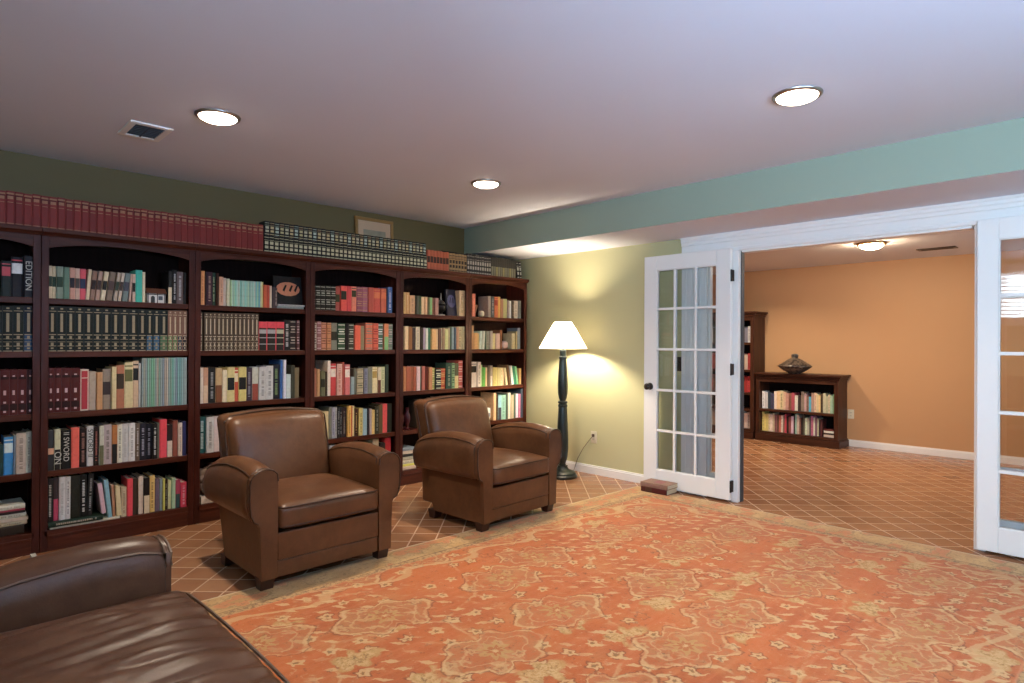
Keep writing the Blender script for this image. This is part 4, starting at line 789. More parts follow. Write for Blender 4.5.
pile([(.034,.27,'dca',0),(.016,.22,'654',.02),(.014,.24,'ccc',.0),(.014,.23,'665',.0),(.02,.2,'dcb',0),(.018,.19,'b54',0),(.022,.19,'cca',0)], 3.985, SH[3]+.0005, YF+.03, 'fourth shelf, bookcase nearest the lamp', 'flat pile on the fourth shelf nearest the lamp')
flat_book(2.04,2.255,YF+.02,SH[0]+.0005,.017,.2,['788','999'],'lower of two grey books lying flat, top shelf, fourth bookcase from lamp','flat grey books under the picture book')
flat_book(2.05,2.265,YF+.024,SH[0]+.0180,.014,.2,['aaa','777'],'upper of two grey books lying flat, top shelf, fourth bookcase from lamp','flat grey books under the picture book')
flat_book(3.62,3.93,4.680,ZT+.1785,.012,.14,['1a1a1c'],'thin black book lying flat across the tan set atop the bookcases',None)
flat_book(1.50,1.66,YF+.02,SH[4]+.0005,.05,.2,['cba','876'],'cream book lying flat under the stone figurine, bottom shelf, fourth bookcase from lamp',None)

def face_out(x0, x1, y, z, h, cover, patch, label, tilt=8, ink=None):
    w = x1-x0; mb = MB(); c = lin(cover, BK); p = lin(patch, BK)
    mb.box((-w/2,0,0),(w/2,.003,h),0,c); mb.box((-w/2+.003,.003,.003),(w/2-.003,.017,h-.003),0,CREAM); mb.box((-w/2,.017,0),(w/2,.02,h),0,c); mb.box((-w/2,.003,0),(-w/2+.003,.017,h),0,c)
    n = 14; vs = [(w*.42*math.cos(2*PI*i/n),-.0012,h*.55+h*.25*math.sin(2*PI*i/n)) for i in range(n)]
    mb.add(vs,[tuple(range(n-1,-1,-1))],0,p)
    for a0 in (-.2,.02,.2): mb.add([(w*a0,-.002,h*.5),(w*(a0+.06),-.002,h*.45),(w*(a0+.16),-.002,h*.68),(w*(a0+.1),-.002,h*.7)],[(0,1,2,3)],0,lin('1a1410'))
    o = mb.build('book', M['book'], loc=((x0+x1)/2,y,z), rot=(-math.radians(tilt),0,0)); tag(o, label, 'book')
    if ink:
        for i, u in enumerate((-.34,-.26,-.1,.06,.16,.24)):
            pass
    return o
face_out(2.04,2.27,YF+.07,SH[0]+.034,.225,'111','c86','black book standing face-out with an orange picture, top shelf, fourth bookcase from lamp')
face_out(3.729,3.846,YF+.06,SH[0]+.0045,.255,'223','557','dark blue patterned book standing face-out, top shelf, second bookcase from lamp')
# half-timbered pottery house
h = empty('pottery_house', (1.213,YF+.075,SH[0]+.0008)); tag(h, 'small white half-timbered pottery house on the top shelf', 'ornament'); h.scale = (.85,.85,.9)
m = MB(); m.box((-.066,-.045,0),(.066,.045,.072)); m.build('house_wall', plain('white_glaze', (.62,.60,.55), .4), h, bevel=.004)
m = MB(); m.prism([(-.055,.070),(.055,.070),(.0,.112)], 'x', -.074, .074); m.build('roof', plain('red_brown_glaze', (.13,.05,.03), .45), h, bevel=.003)
m = MB(); n = 10; m.prism([(-.040,.0),(-.012,.0)]+[(-.026+.014*math.cos(PI*i/n),.038+.014*math.sin(PI*i/n)) for i in range(n+1)], 'y', -.047,-.044); m.build('doorway', M['black'], h)
m = MB(); m.box((.014,-.047,.022),(.044,-.044,.052)); m.build('house_window', plain('slate_glaze', (.06,.07,.09), .3), h)
m = MB()
for (a,c) in ((-.062,-.056),(.004,.010),(.056,.062)): m.box((a,-.0465,.0),(c,-.044,.07))
m.box((-.066,-.0465,.060),(.066,-.044,.067)); m.build('timbers', M['leg'], h)
# incense burner
m = empty('incense_burner', (3.668,YF+.09,SH[0]+.0008)); tag(m, 'dark bronze incense burner with a spire on the top shelf', 'ornament'); m.scale = (.74,.74,.9)
q = MB(); q.lathe([(0.001,0),(.05,0),(.05,.012),(.02,.02),(.018,.03),(.05,.045),(.072,.075),(.075,.1),(.06,.12),(.058,.124)], 28); q.build('bowl', M['bronze'], m, smooth=40)
q = MB(); q.lathe([(.062,.124),(.05,.14),(.03,.155),(.012,.165),(.008,.2),(.004,.235),(.0005,.24)], 24); q.build('spire_lid', M['nickel'], m, smooth=40)
q = MB(); q.box((-.05,-.05,-.0),(.05,.05,.0)) if False else q.lathe([(.001,.0),(.055,.0),(.055,.008),(.001,.008)], 24); q.build('foot', M['outlet'], m)
# small shells and stones
def shell(x, y, z, r, col, label, name='seashell', cat='shell'):
    m = MB(); segs = 16; secs = []
    for i in range(13):
        a = PI*i/12; rr = r*math.sin(a)*(1+.08*math.sin(3*a)); secs.append([(max(.0004,rr)*math.cos(2*PI*j/segs)*(1+.10*math.cos(5*2*PI*j/segs)), max(.0004,rr)*math.sin(2*PI*j/segs)*.85, r*.85*(1-math.cos(a))) for j in range(segs)])
    m.loft(secs); z += .001; o = m.build(name, plain('shell_'+name, col, .4, var=.25, scale=30), smooth=60, loc=(x,y,z)); tag(o, label, cat)
shell(4.150,YF+.050,SH[0],.038,(.62,.55,.40),'round cream seashell beside leaning books, top shelf, bookcase nearest the lamp')
shell(4.46,YF+.04,SH[1],.05,(.62,.45,.42),'pale pink seashell, second shelf, bookcase nearest the lamp')
m = MB()
for i in range(9):
    rr = .035+.02*rnd.random(); cx, cz = (rnd.random()-.5)*.09, .03+i*.018
    m.softbox((cx-rr,-rr,cz-rr*.8),(cx+rr,rr,cz+rr*.8), rr*.7, 4, lambda p,u,v,w: p+Vector((noise.noise(p*40)*.012,noise.noise(p*40+Vector((5,0,0)))*.012,noise.noise(p*40+Vector((0,7,0)))*.012)))
o = m.build('stone_figurine', plain('mottled_stone', (.22,.15,.11), .7, var=.5, scale=24), smooth=60, loc=(1.585,YF+.08,SH[4]+.070)); tag(o, 'rough mottled stone figurine on the bottom shelf behind the left armchair', 'figurine')
for i, (x, c, ln, hh) in enumerate(((4.047,'a64',22,.13),(4.073,'c86',22,.128),(4.099,'a75',22,.125))):
    o = book_mb(.022,hh,.1,'p',[c]).build('book', M['book'], loc=(x,YF+.105,SH[0]+.006), rot=(0,math.radians(ln),0)); tag(o, f"small {colour_name(c)} leaning book, {ordinal(i+1)} from left of three, beside the cream seashell", 'book', 'small leaning books beside the cream shell')
for i, (x, hh) in enumerate(((3.205,.23),(3.275,.20))):
    m = MB(); m.lathe([(.001,0),(.03,0),(.032,.01),(.014,.02),(.02,.05),(.034,.09),(.03,.13),(.016,.16),(.02,hh-.01),(.022,hh)], 20); o = m.build('dark_vase', plain('dark_red_glaze', (.06,.012,.018), .25), smooth=45, loc=(x,YF+.07,SH[3]+.0008)); tag(o, ['taller dark red vase beside the bookcase upright, behind the right armchair','shorter dark red vase, partly hidden by the right armchair'][i], 'vase', 'dark vases behind the right armchair')
bx = empty('card_box', (4.195,YF+.06,SH[3]+.0355)); tag(bx, 'small white card box with grey label, fourth shelf, bookcase nearest the lamp', 'box')
m = MB(); m.box((-.05,-.05,0),(.05,.05,.10)); m.build('carton', plain('white_card', (.72,.72,.68), .6), bx, bevel=.002)
m = MB(); m.box((-.04,-.0512,.012),(.044,-.05,.05)); m.build('label_panel', plain('grey_print', (.25,.26,.30), .6), bx)
# framed picture leaning on the wall
p = empty('picture_frame', (3.062,4.945,ZT)); tag(p, 'gilt-framed picture standing on the bookcases against the green wall', 'picture'); p.rotation_euler = (math.radians(-3),0,0)
m = MB(); W, H, t = .200, .452, .03
for (a0,a1,z0,z1) in ((-W,W,0,t),(-W,W,H-t,H),(-W,-W+t,t,H-t),(W-t,W,t,H-t)): m.box((a0,-.012,z0),(a1,.012,z1))
m.build('frame', M['gold'], p, bevel=.005)
m = MB(); m.box((-W+t,-.002,t),(W-t,.006,H-t)); m.build('mat_board', M['mat_board'], p)
m = MB(); m.box((-W+.085,-.004,.09),(W-.085,-.0015,H-.11)); m.build('print', plain('faded_print', (.34,.29,.20), .7, var=.35, scale=14), p)
m = MB(); m.box((-.012,-.04,0),(.012,.03,.012)); m.prism([(-.012,0),(.012,0),(.012,.014),(-.012,.007)],'y',-.03,.03)
o = m.build('door_wedge', plain('white_plastic', (.7,.68,.62), .5), loc=(.545,4.612,0)); tag(o, 'tiny white wedge on the tiles at the foot of the bookcases', 'wedge')
# ------------------------------------------------------------------ leather seating
def club_seat(name, label, cat, loc, rz, leather_m, pipe_m, seat_w=.60, aw=.146, dep=1.15, n_cush=1, seat_top=.425, crown=.035, over=.02, wrinkle=0, group=None, back_h=.822, z0=0, arm_h=1.0, scale=1.0, panel=.032, sag=0):
    """low club seat: front towards -y, origin on the floor at the middle of its front"""
    r = empty(name, (loc[0],loc[1],z0), rz); tag(r, label, cat, group); r.scale = (scale,)*3
    hw = seat_w/2; ld = leather_m
    ad = dep*.90
    for s in (-1, 1):
        X = lambda u: s*(hw+u*aw/.168)
        a = MB()
        # front panel: broad rounded head tapering to the foot
        out = [(.004,.058),(.0,.30),(.0,.555),(.005,.594),(.030,.613),(.070,.622),(.108,.617),(.140,.601),(.160,.577),(.166,.545),(.166,.45),(.158,.395),(.142,.362),(.116,.350),(.104,.325),(.094,.058)]
        a.prism([(X(u),z*arm_h) for u,z in out], 'y', .032-panel, .034)
        # padded arm: rounded section lofted front to back
        secs = []
        for y, zt, gr in ((.030,.616,.0),(.045,.624,.008),(.09,.634,.006),(.20,.645,.008),(.34,.642,.008),(.47,.625,.006),(.58,.597,.012),(.645,.565,.004),(.665,.53,-.012)):
            sec = []; zt -= sag*max(0, y-.12)/.22
            pts = [(.006,.33),(.003,.45),(.0,zt-.09),(.004,zt-.045),(.022,zt-.014),(.055,zt+.002),(.095,zt+.002),(.132,zt-.016),(.160,zt-.052),(.172+gr,zt-.10),(.174+gr,.47),(.168+gr,.41),(.152+gr*.6,.372),(.125,.355),(.08,.345),(.04,.335)]
            for u, z in pts: sec.append((X(u), y*ad, z*arm_h))
            secs.append(sec)
        a.loft(secs)
        # flat lower side, set in under the pad
        lo = []
        for y in (.03,.30,.585):
            k = 1 if y < .5 else 0
            lo.append([(X(.0),y*ad-(.0 if k else .07*dep),.055),(X(.088),y*ad-(.0 if k else .07*dep),.055),(X(.100),y*ad,.37*arm_h),(X(.0),y*ad,.37*arm_h)])
        a.loft(lo)
        arm = a.build('arm', ld, r, smooth=50)
        p = MB()
        edge = [(X(u),.032-panel,z*arm_h) for u,z in out[2:-2]]
        p.tube(edge, .0048, 6); p.tube([(x,.034,z) for x,_,z in edge], .0045, 6)
        for u, dz, q in ((.150,-.036,1),(.012,-.030,1)):
            p.tube([(X(u),y*ad,(zt-sag*max(0, y-.12)/.22+dz)*arm_h+.003) for y,zt in ((.034,.618),(.09,.634),(.20,.645),(.34,.642),(.47,.625),(.58,.597),(.64,.57))], .0040, 6)
        p.build('arm_piping', pipe_m, arm, smooth=60)
        for y in (.028, .50*max(1,dep*.9)):
            g = MB(); u0, u1 = sorted((X(.008),X(.092)))
            c = (u0+u1)/2
            g.loft([[(c-.034,y,0),(c+.034,y,0),(c+.034,y+.055,0),(c-.034,y+.055,0)],[(u0,y-.012,.06),(u1,y-.012,.06),(u1,y+.07,.06),(u0,y+.07,.06)]]); g.build('leg', M['leg'], r, bevel=.003)
    f = MB()
    f.box((-hw,.010,.055),(hw,.05,.140)); f.box((-hw,.004,.142),(hw,.05,.285*seat_top/.425)); f.box((-hw,.05,.06),(hw,.55*dep,.27*seat_top/.425))
    f.build('front_rail', ld, r, bevel=.006)
    cw = seat_w/n_cush
    for c in range(n_cush):
        c0 = -hw+c*cw+.004; c1 = -hw+(c+1)*cw-.004
        def shape(p, u, v, w):
            q = p.copy()
            cr = (1-u**4)*(1-abs(v)**3.0)
            if w > 0: q.z += crown*cr*w
            q.y -= over*.5*(1-u*u)*(1 if v < 0 else 0)*abs(v)
            if wrinkle and w > 0:
                e = max(0,-v*.55+.5); t = noise.noise(Vector((p.x*13,p.y*2.6+2*p.x,3.1)))
                t2 = noise.noise(Vector((p.x*30+5*p.y,p.y*5,9.2)))
                q.z += wrinkle*w*(abs(t)**.7*1.3-.5)*e*(1-abs(v)**6) + wrinkle*.35*w*t2*e
            return q
        n = (16,16,8) if not wrinkle else (90,60,10)
        m = MB(); th = .125
        m.softbox((c0,-over,seat_top-th),(c1,.50*dep+.03,seat_top), .034, n, shape)
        cu = m.build('seat_cushion', ld, r, smooth=70)
        p = MB(); zt = seat_top-.012; pts = []
        for t in range(41):
            u = -1+t/20; x = (c0+c1)/2+u*(c1-c0)/2*.985
            y = -over-over*.5*(1-u*u)+.002+(.03*max(0,abs(u)-.93)/.07)
            pts.append((x,y,zt+crown*.12*(1-u**4)))
        p.tube(pts, .005, 6); p.tube([(x,y+.001,z-th+.026) for x,y,z in pts], .0045, 6)
        p.build('cushion_piping', pipe_m, cu, smooth=60)
    # back: soft front cushion in a piped outer shell
    bw = hw+.004
    def bshape(p, u, v, w):
        q = p.copy(); t = (p.z-.36)/.47
        q.y += .10*max(0,t)**1.2*dep
        q.x *= 1+.02*t
        if v < 0: q.y -= .035*(1-u*u)*(1-w*w)
        q.z += .022*(1-u*u)*max(0,w)
        return q
    m = MB(); m.softbox((-bw,.475*dep,.36),(bw,.60*dep,back_h-.012), .05, (20,8,16), bshape); m.build('backrest', ld, r, smooth=70)
    m = MB(); m.softbox((-bw-.010,.515*dep,.07),(bw+.010,.655*dep,back_h), .03, (14,8,20), bshape); sh = m.build('back_shell', ld, r, smooth=70)
    p = MB()
    for yy in (.525,.61):
        pts = []
        for t in range(13):
            w = t/12; pts.append(bshape(Vector((-bw-.012,yy*dep,.50+(back_h-.53)*w)),-1,0,0))
        k = [Vector((-q.x,q.y,q.z)) for q in reversed(pts)]
        mid = [bshape(Vector(((-bw+.03)+(2*bw-.06)*t/14,yy*dep,back_h+.001)),-1+2*t/14,0,1) for t in range(15)]
        p.tube(pts+mid+k, .0048, 6)
    p.build('back_piping', pipe_m, sh, smooth=60)
    return r
club_seat('club_armchair', 'brown leather club armchair at the left, in front of the mint green journals', 'armchair', (1.675,3.135), 0, M['leather'], M['piping'], group='brown leather club armchairs', z0=.0085)
club_seat('club_armchair', 'brown leather club armchair nearer the floor lamp, turned slightly to the rug', 'armchair', (3.150,3.128), math.radians(3.1), M['leather'], M['piping'], group='brown leather club armchairs', z0=.0085)
club_seat('leather_sofa', 'dark brown leather sofa cut off at the corner, wrinkled seat cushion', 'sofa', (.622,1.31), PI/2, M['leather_dark'], M['piping_tan'], seat_w=1.70, aw=.215, dep=1.28, n_cush=2, seat_top=.488, crown=.045, over=.016, wrinkle=.024, back_h=.86, z0=.0085, arm_h=1.015, panel=.014, sag=.019)

# ------------------------------------------------------------------ rug
def rug_mat(L, W):
    m, t, b, out = nt('faded_oriental_rug'); g = G(t)
    o = g.obj()
    _, nc = g.noise(o, 8, 4, .65); _, nc2 = g.noise(o, 38, 2, .5)
    wv = g.vm('ADD', o, g.vm('SCALE', g.vm('SUBTRACT', nc, (.5,.5,.5)), scale=.075))
    wv = g.vm('ADD', wv, g.vm('SCALE', g.vm('SUBTRACT', nc2, (.5,.5,.5)), scale=.018))
    p = g.xyz(o); q = g.xyz(wv)
    def edge(px):
        return g.m('MINIMUM', g.m('MINIMUM', px[0], g.m('SUBTRACT', L, px[0])), g.m('MINIMUM', px[1], g.m('SUBTRACT', W, px[1])))
    de = edge(p); dw = edge(q)
    big, _ = g.noise(o, 1.3, 4, .6); mid, _ = g.noise(o, 7, 4, .65); fine, _ = g.noise(o, 55, 3, .7)
    st = g.comb(g.m('MULTIPLY', p[0], 2.0), g.m('MULTIPLY', p[1], 26.0)); streak, _ = g.noise(st, 1.0, 4, .6)
    RED, RED2, PINK = (.48,.128,.030), (.38,.092,.024), (.45,.175,.058)
    CRM, GOLD, OLV, DRK = (.56,.36,.165), (.44,.26,.09), (.22,.135,.052), (.09,.042,.022)
    field = g.mix(g.step(big, .35, .65), RED, RED2)
    field = g.mix(g.m('MULTIPLY', g.step(streak, .42, .68), .6), field, (.52,.15,.05))
    field = g.mix(g.m('MULTIPLY', g.step(mid, .52, .72), .45), field, PINK)
    field = g.mix(g.m('MULTIPLY', g.step(g.noise(g.vm('ADD', o, (7.3,2.1,0)), 2.4, 5, .7)[0], .48, .70), .5), field, (.50,.225,.075))
    def cells(scale, rand, vec=wv):
        v = g.n('ShaderNodeTexVoronoi', voronoi_dimensions='2D', feature='F1'); g.put(v.inputs['Vector'], vec)
        v.inputs['Scale'].default_value = scale; v.inputs['Randomness'].default_value = rand
        loc = g.vm('SUBTRACT', vec, v.outputs['Position']); l = g.xyz(loc)
        rr = g.m('SQRT', g.m('ADD', g.m('MULTIPLY', l[0], l[0]), g.m('MULTIPLY', l[1], l[1])))
        th = g.m('ARCTAN2', l[1], l[0])
        return rr, th, g.xyz(v.outputs['Color']), l
    # tracery of vines following cell borders
    for sc, wd, cl in ((2.1,.008,CRM),):
        e = g.n('ShaderNodeTexVoronoi', voronoi_dimensions='2D', feature='DISTANCE_TO_EDGE'); g.put(e.inputs['Vector'], wv); e.inputs['Scale'].default_value = sc; e.inputs['Randomness'].default_value = .8
        ln = g.step(e.outputs['Distance'], wd*sc*1.0+.012, wd*sc*.35)
        field = g.mix(g.m('MULTIPLY', ln, g.m('MULTIPLY', g.step(mid, .40, .6), .55)), field, cl)
    # small rosettes strewn over the field
    rr, th, cc, l = cells(7.2, .40)
    pr = g.m('DIVIDE', rr, g.m('ADD', 1.0, g.m('MULTIPLY', g.m('COSINE', g.m('MULTIPLY', th, 5.0)), .22)))
    on = g.step(cc[0], .30, .36)
    field = g.mix(g.m('MULTIPLY', g.m('MULTIPLY', g.band(pr, .010, .027), on), .9), field, CRM)
    field = g.mix(g.m('MULTIPLY', g.m('MULTIPLY', g.step(pr, .011, .007), on), .85), field, OLV)
    field = g.mix(g.m('MULTIPLY', g.m('MULTIPLY', g.band(pr, .027, .034), g.step(cc[1], .55, .6)), .6), field, DRK)
    # leaf sprays: rows of little slanted dashes
    rr2, th2, cc2, l2 = cells(10.0, .22)
    dash = g.m('ADD', g.m('ABSOLUTE', g.m('ADD', l2[0], l2[1])), g.m('MULTIPLY', g.m('ABSOLUTE', g.m('SUBTRACT', l2[0], l2[1])), .32))
    field = g.mix(g.m('MULTIPLY', g.m('MULTIPLY', g.step(dash, .024, .016), g.step(big, .46, .54)), .85), field, CRM)
    # large palmettes
    RR, TH, CC, LL = cells(1.75, .5)
    lob = g.m('ADD', 1.0, g.m('ADD', g.m('MULTIPLY', g.m('COSINE', g.m('MULTIPLY', TH, 6.0)), .15), g.m('MULTIPLY', g.m('COSINE', g.m('ADD', g.m('MULTIPLY', TH, 2.0), CC[1])), .24)))
    PR = g.m('DIVIDE', RR, lob)
    inside = g.step(PR, .185, .172)
    body = g.mix(g.step(mid, .40, .62), (.42,.125,.045), (.42,.20,.08))
    body = g.mix(g.m('MULTIPLY', g.step(fine, .5, .62), .6), body, OLV)
    field = g.mix(g.m('MULTIPLY', inside, .5), field, body)
    field = g.mix(g.m('MULTIPLY', g.band(PR, .172, .188, .006), g.m('ADD', .25, g.m('MULTIPLY', g.step(mid, .36, .58), .6))), field, CRM)
    field = g.mix(g.m('MULTIPLY', g.band(PR, .190, .197, .003), .5), field, DRK)
    field = g.mix(g.m('MULTIPLY', g.band(PR, .118, .126, .004), .55), field, CRM)
    pet = g.m('DIVIDE', RR, g.m('ADD', 1.0, g.m('MULTIPLY', g.m('COSINE', g.m('MULTIPLY', TH, 8.0)), .3)))
    field = g.mix(g.m('MULTIPLY', g.step(pet, .070, .060), .75), field, GOLD)
    field = g.mix(g.m('MULTIPLY', g.step(pet, .038, .030), .75), field, RED2)
    field = g.mix(g.m('MULTIPLY', g.step(pet, .016, .010), .9), field, CRM)
    # gold clumps
    R3, T3, C3, L3 = cells(2.9, .7)
    P3 = g.m('DIVIDE', R3, g.m('ADD', 1.0, g.m('ADD', g.m('MULTIPLY', g.m('COSINE', g.m('MULTIPLY', T3, 5.0)), .3), g.m('MULTIPLY', g.m('COSINE', g.m('MULTIPLY', T3, 2.0)), .25))))
    on3 = g.m('MULTIPLY', g.step(C3[2], .42, .48), g.step(PR, .20, .23))
    field = g.mix(g.m('MULTIPLY', g.m('MULTIPLY', g.step(P3, .085, .068), on3), .85), field, GOLD)
    field = g.mix(g.m('MULTIPLY', g.m('MULTIPLY', g.m('MULTIPLY', g.step(P3, .07, .055), on3), g.step(fine, .44, .56)), .8), field, CRM)
    field = g.mix(g.m('MULTIPLY', g.m('MULTIPLY', g.m('MULTIPLY', g.step(P3, .066, .05), on3), g.step(fine, .46, .36)), .7), field, OLV)
    fl, _ = g.noise(wv, 24, 4, .75)
    field = g.mix(g.m('MULTIPLY', g.step(fl, .60, .68), .55), field, DRK)
    field = g.mix(g.m('MULTIPLY', g.step(fl, .40, .33), .5), field, CRM)
    # border
    bord = g.mix(g.step(mid, .35, .65), (.56,.36,.155), (.47,.28,.11))
    Rb, Tb, Cb, Lb = cells(4.0, .5)
    Pb = g.m('DIVIDE', Rb, g.m('ADD', 1.0, g.m('ADD', g.m('MULTIPLY', g.m('COSINE', g.m('MULTIPLY', Tb, 4.0)), .35), g.m('MULTIPLY', g.m('COSINE', g.m('MULTIPLY', Tb, 2.0)), .3))))
    onb = g.step(Cb[0], .18, .22)
    bord = g.mix(g.m('MULTIPLY', g.m('MULTIPLY', g.step(Pb, .085, .07), onb), .8), bord, (.54,.19,.075))
    bord = g.mix(g.m('MULTIPLY', g.m('MULTIPLY', g.band(Pb, .085, .098), onb), .55), bord, OLV)
    bord = g.mix(g.m('MULTIPLY', g.m('MULTIPLY', g.step(Pb, .035, .025), onb), .8), bord, GOLD)
    bord = g.mix(g.m('MULTIPLY', g.step(fine, .52, .64), .55), bord, OLV)
    guard = g.mix(g.step(fine, .45, .58), (.46,.28,.12), (.22,.13,.06))
    col = g.mix(g.step(dw, .215, .225), bord, guard)
    col = g.mix(g.m('MULTIPLY', g.band(de, .212, .220, .003), .6), col, DRK)
    col = g.mix(g.step(dw, .262, .272), col, field)
    col = g.mix(g.m('MULTIPLY', g.band(de, .264, .272, .004), .6), col, (.55,.22,.10))
    # ragged scallops of cream where the field meets the border
    sc = g.m('MULTIPLY', g.m('SINE', g.m('MULTIPLY', g.m('ADD', p[0], p[1]), 13.0)), .05)
    col = g.mix(g.m('MULTIPLY', g.band(g.m('ADD', dw, sc), .36, .40, .006), .65), col, CRM)
    col = g.mix(g.step(de, .016, .009), col, (.60,.45,.27))
    col = g.mix(g.m('MULTIPLY', g.step(fine, .35, .75), .12), col, (.50,.30,.15))
    wx, _ = g.noise(g.comb(g.m('MULTIPLY', p[0], 260.0), g.m('MULTIPLY', p[1], 90.0)), 1.0, 2, .6)
    col = g.mix(g.m('MULTIPLY', g.step(wx, .5, .8), .25), col, (.25,.10,.045))
    t.links.new(col, b.inputs['Base Color']); b.inputs['Roughness'].default_value = .95; b.inputs['Specular IOR Level'].default_value = .1
    b.inputs['Sheen Weight'].default_value = .15
    g.bump(b, g.m('ADD', g.m('MULTIPLY', fine, .7), wx), .35, .003)
    return m
RL, RW = 4.30, 3.14
m = MB(); nx, ny = 86, 62; th = .008
vs, fs = [], []
for j in range(ny+1):
    for i in range(nx+1):
        x, y = RL*i/nx, RW*j/ny; e = min(x,RL-x,y,RW-y)
        x += .004*noise.noise(Vector((0,y*3,1))) if i in (0,nx) else 0; y += .006*noise.noise(Vector((x*2.5,0,4))) if j in (0,ny) else 0
        vs.append((x,y,th*(.55 if e < .002 else 1)+.0006*noise.noise(Vector((x*4,y*4,0)))))
b0 = len(vs); vs += [(v[0],v[1],.0004) for v in vs]
for j in range(ny):
    for i in range(nx):
        a = j*(nx+1)+i; fs.append((a,a+1,a+nx+2,a+nx+1)); fs.append((b0+a+nx+1,b0+a+nx+2,b0+a+1,b0+a))
rim = [i for i in range(nx+1)]+[j*(nx+1)+nx for j in range(1,ny+1)]+[ny*(nx+1)+i for i in range(nx-1,-1,-1)]+[j*(nx+1) for j in range(ny-1,0,-1)]
for a, c in zip(rim, rim[1:]+rim[:1]): fs.append((a,b0+a,b0+c,c))
m.add(vs, fs); rug = m.build('rug', rug_mat(RL,RW), smooth=60, loc=(.365,.122,0), rot=(0,0,math.radians(-.6)))
tag(rug, 'large faded terracotta oriental rug with a cream border on the tile floor', 'rug')

# ------------------------------------------------------------------ floor lamp
LX, LY = 4.502, 3.934
lp = empty('floor_lamp', (LX,LY,0)); tag(lp, 'lit floor lamp with a white cone shade on a dark turned post', 'floor lamp')
q = MB(); q.lathe([(.001,0),(.136,0),(.141,.006),(.141,.022),(.134,.030),(.126,.034),(.128,.044),(.116,.056),(.085,.068),(.062,.078),(.050,.092),(.046,.105),(.052,.112)], 40); q.build('base', M['lamp_paint'], lp, smooth=40)
q = MB(); q.lathe([(.030,.108),(.034,.118),(.030,.130),(.036,.150),(.048,.19),(.055,.26),(.055,.36),(.049,.52),(.043,.64),(.040,.668),(.046,.676),(.046,.690),(.034,.700),(.046,.708),(.046,.722),(.030,.730),(.030,.74),(.037,.752),(.047,.80),(.049,.88),(.044,1.00),(.037,1.10),(.034,1.125),(.040,1.132),(.040,1.150),(.031,1.156),(.031,1.20),(.034,1.205),(.030,1.215),(.012,1.22),(.010,1.25)], 32); q.build('post', M['lamp_paint'], lp, smooth=40)
q = MB(); q.lathe([(.010,1.248),(.018,1.25),(.018,1.30),(.012,1.305)], 20); q.build('socket', M['brass'], lp, smooth=40)
q = MB(); q.lathe([(.001,1.30),(.014,1.302),(.016,1.32),(.03,1.35),(.034,1.375),(.027,1.402),(.012,1.415),(.001,1.417)], 20); q.build('bulb', M['bulb'], lp, smooth=70)
sm, t, bb, out = nt('linen_lamp_shade'); g = G(t); t.nodes.remove(bb)
df = g.n('ShaderNodeBsdfDiffuse'); df.inputs[0].default_value = (.80,.74,.62,1); tl = g.n('ShaderNodeBsdfTranslucent'); tl.inputs[0].default_value = (.86,.78,.62,1); mx = g.n('ShaderNodeMixShader'); mx.inputs[0].default_value = .5
t.links.new(df.outputs[0],mx.inputs[1]); t.links.new(tl.outputs[0],mx.inputs[2]); t.links.new(mx.outputs[0],out.inputs[0])
q = MB(); secs = []
for rr, z in ((.232,1.226),(.230,1.228),(.080,1.478),(.076,1.480)): secs.append((rr,z))
q.lathe([(.229,1.226),(.232,1.226),(.081,1.480),(.078,1.480)], 48, cap=False); q.build('lamp_shade', sm, lp, smooth=50)
q = MB(); q.tube([(.229*math.cos(2*PI*i/48),.229*math.sin(2*PI*i/48),1.226) for i in range(48)], .003, 6, closed=True); q.tube([(.079*math.cos(2*PI*i/32),.079*math.sin(2*PI*i/32),1.480) for i in range(32)], .003, 6, closed=True)
for a in (0,2*PI/3,4*PI/3): q.tube([(0,0,1.43),(.079*math.cos(a),.079*math.sin(a),1.478)], .0018, 5)
q.build('shade_rings', M['nickel'], lp, smooth=60)
q = MB(); q.tube([(.12,.03,.012),(.20,.07,.005),(.285,.10,.006),(.304,.096,.05),(.309,.070,.13),(.312,.005,.235),(.314,-.07,.325),(.3125,-.112,.366)], .003, 6); q.build('cord', M['cord'], lp, smooth=60)
q = MB(); q.box((.3065,-.134,.366),(.319,-.106,.394)); q.build('plug', M['cord'], lp, bevel=.003)

# two books on the floor against the folded door
def floor_book(z, t, L, D, cov, rz, label, art=None):
    mb = book_mb(t, L, D, 'l' if not art else 't', [cov, art or '532']); 
    if art:
        c = lin(art, BK)
        mb.add([(-t/2-.0006,D*.2,L*.25),(-t/2-.0006,D*.8,L*.25),(-t/2-.0006,D*.8,L*.75),(-t/2-.0006,D*.2,L*.75)],[(0,1,2,3)],0,c)
        mb.add([(t/2+.0006,D*.25,L*.3),(t/2+.0006,D*.75,L*.3),(t/2+.0006,D*.75,L*.62),(t/2+.0006,D*.25,L*.62)],[(0,1,2,3)],0,c)
    o = mb.build('book', M['book'])
    o.matrix_world = Matrix.Translation((4.555,2.955,z)) @ Matrix.Rotation(rz-PI/2,4,'Z') @ Matrix.Translation((L/2,0,t/2)) @ Matrix.Rotation(-PI/2,4,'Y')
    tag(o, label, 'book', 'two books on the floor by the door')
floor_book(.0092,.044,.250,.17,'511',math.radians(1),'thick dark red book on the floor, under the tan one by the French door')
floor_book(.0537,.036,.262,.175,'865',math.radians(2),'tan book with pink cover art, topmost on the floor by the French door','855')

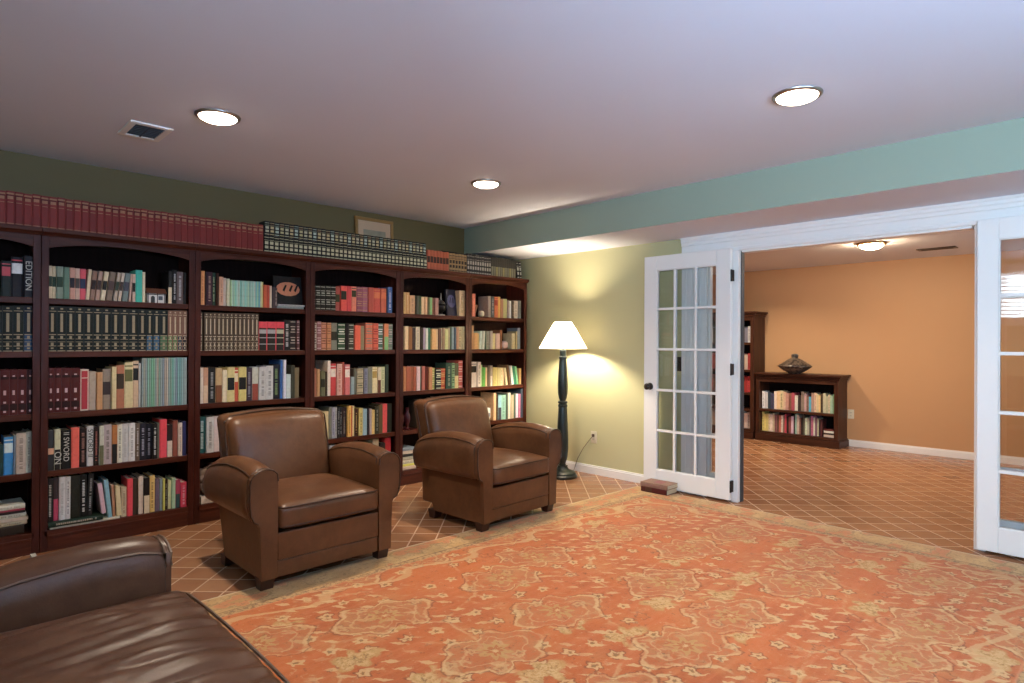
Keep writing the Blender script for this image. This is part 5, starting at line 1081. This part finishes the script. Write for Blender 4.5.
# ------------------------------------------------------------------ the orange room's furniture
def case(name, label, x0, x1, y0, y1, h, shelves, grp=None, zb=.0):
    """bookcase with its open front towards -x"""
    r = empty(name, (x0,(y0+y1)/2,0)); tag(r, label, 'bookcase', grp); a = (y1-y0)/2; D = x1-x0; w = M['walnut']; wy = M['walnut_y']
    for s in (-1,1):
        q = MB(); q.box((0,min(s*a,s*(a-.05)),0),(D,max(s*a,s*(a-.05)),h-.03)); q.build('side_panel', w, r, bevel=.003)
    q = MB(); q.box((D-.012,-a+.05,.05),(D-.001,a-.05,h-.03)); q.build('back_panel', M['cherry_back'], r)
    q = MB(); e = .008/.045 if h < 1 else 1
    for v, za, zb_ in ((.045,h-.025,h),(.028,h-.045,h-.025),(.012,h-.07,h-.045)): q.box((-v,-a-v,za),(D,a+v*e,zb_))
    q.build('top', wy, r, bevel=.006)
    q = MB(); q.box((-.022,-a-(.022 if h < 1 else 0),0),(D,a+(.0 if h < 1 else .022),.085)); q.box((-.012,-a-(.012 if h < 1 else 0),.085),(D,a,.10)); q.build('plinth', wy, r, bevel=.004)
    q = MB(); q.box((0,-a+.05,h-.12),(.018,a-.05,h-.07)); q.build('top_rail', wy, r)
    for z in shelves:
        q = MB(); q.box((.008,-a+.05,z-.03),(D-.012,a-.05,z)); q.build('shelf', wy, r, bevel=.003)
    return r
case('bookcase', 'low dark walnut bookcase against the orange wall, carrying the lidded dish', 8.190, 8.512, 2.69, 3.725, .90, (.12,.42))
case('bookcase', 'tall dark walnut bookcase behind the low one in the orange room', 8.170, 8.512, 3.745, 4.70, 1.72, (.13,.40,.62,.93,1.30))
for i, (t, c) in enumerate(((.03,'cba'),(.022,'433'),(.026,'ddc'),(.02,'622'))):
    o = book_mb(t,.13,.16,'p',[c]).build('book', M['book'])
    o.matrix_world = Matrix.Translation((8.25,2.815,.1205+sum((.03,.022,.026,.02)[:i])+i*.0004)) @ Matrix.Rotation(-PI/2,4,'Z') @ Matrix.Translation((.065,0,t/2)) @ Matrix.Rotation(-PI/2,4,'Y')
    tag(o, f"{colour_name(c)} book lying flat, {ordinal(i+1)} from the bottom, at the right end of the low bookcase", 'book', 'flat pile in the low bookcase')
dish = empty('lidded_dish', (8.235,3.23,.9006)); tag(dish, 'dark patterned lidded dish on the low walnut bookcase', 'dish'); dish.scale = (.76,.76,.82)
pat, t, bb, out = nt('dark_patterned_glaze'); g = G(t)
v = g.n('ShaderNodeTexVoronoi'); g.put(v.inputs['Vector'], g.obj()); v.inputs['Scale'].default_value = 24
t.links.new(g.mix(g.step(v.outputs['Distance'], .35, .6), (.018,.013,.012), (.11,.085,.065)), bb.inputs['Base Color']); bb.inputs['Roughness'].default_value = .3
q = MB(); q.lathe([(.001,0),(.10,0),(.105,.012),(.12,.02),(.19,.055),(.245,.095),(.272,.118),(.272,.124),(.24,.118)], 40); q.build('bowl', pat, dish, smooth=40)
q = MB(); q.lathe([(.262,.122),(.255,.135),(.20,.165),(.13,.21),(.085,.235),(.055,.243),(.05,.255),(.058,.275),(.055,.30),(.035,.312),(.001,.315)], 40); q.build('lid', pat, dish, smooth=40)

# ------------------------------------------------------------------ picture settings
sc = bpy.context.scene
sc.view_settings.view_transform = 'Standard'; sc.view_settings.look = 'None'; sc.view_settings.exposure = EXPOSURE; sc.view_settings.gamma = 1; sc.view_settings.use_curve_mapping = False
cy = sc.cycles; cy.max_bounces = 8; cy.diffuse_bounces = 5; cy.glossy_bounces = 4; cy.transmission_bounces = 6; cy.transparent_max_bounces = 12
cy.caustics_reflective = False; cy.caustics_refractive = False; cy.sample_clamp_indirect = 6; cy.use_denoising = True
try: cy.denoiser = 'OPENIMAGEDENOISE'
except Exception: pass
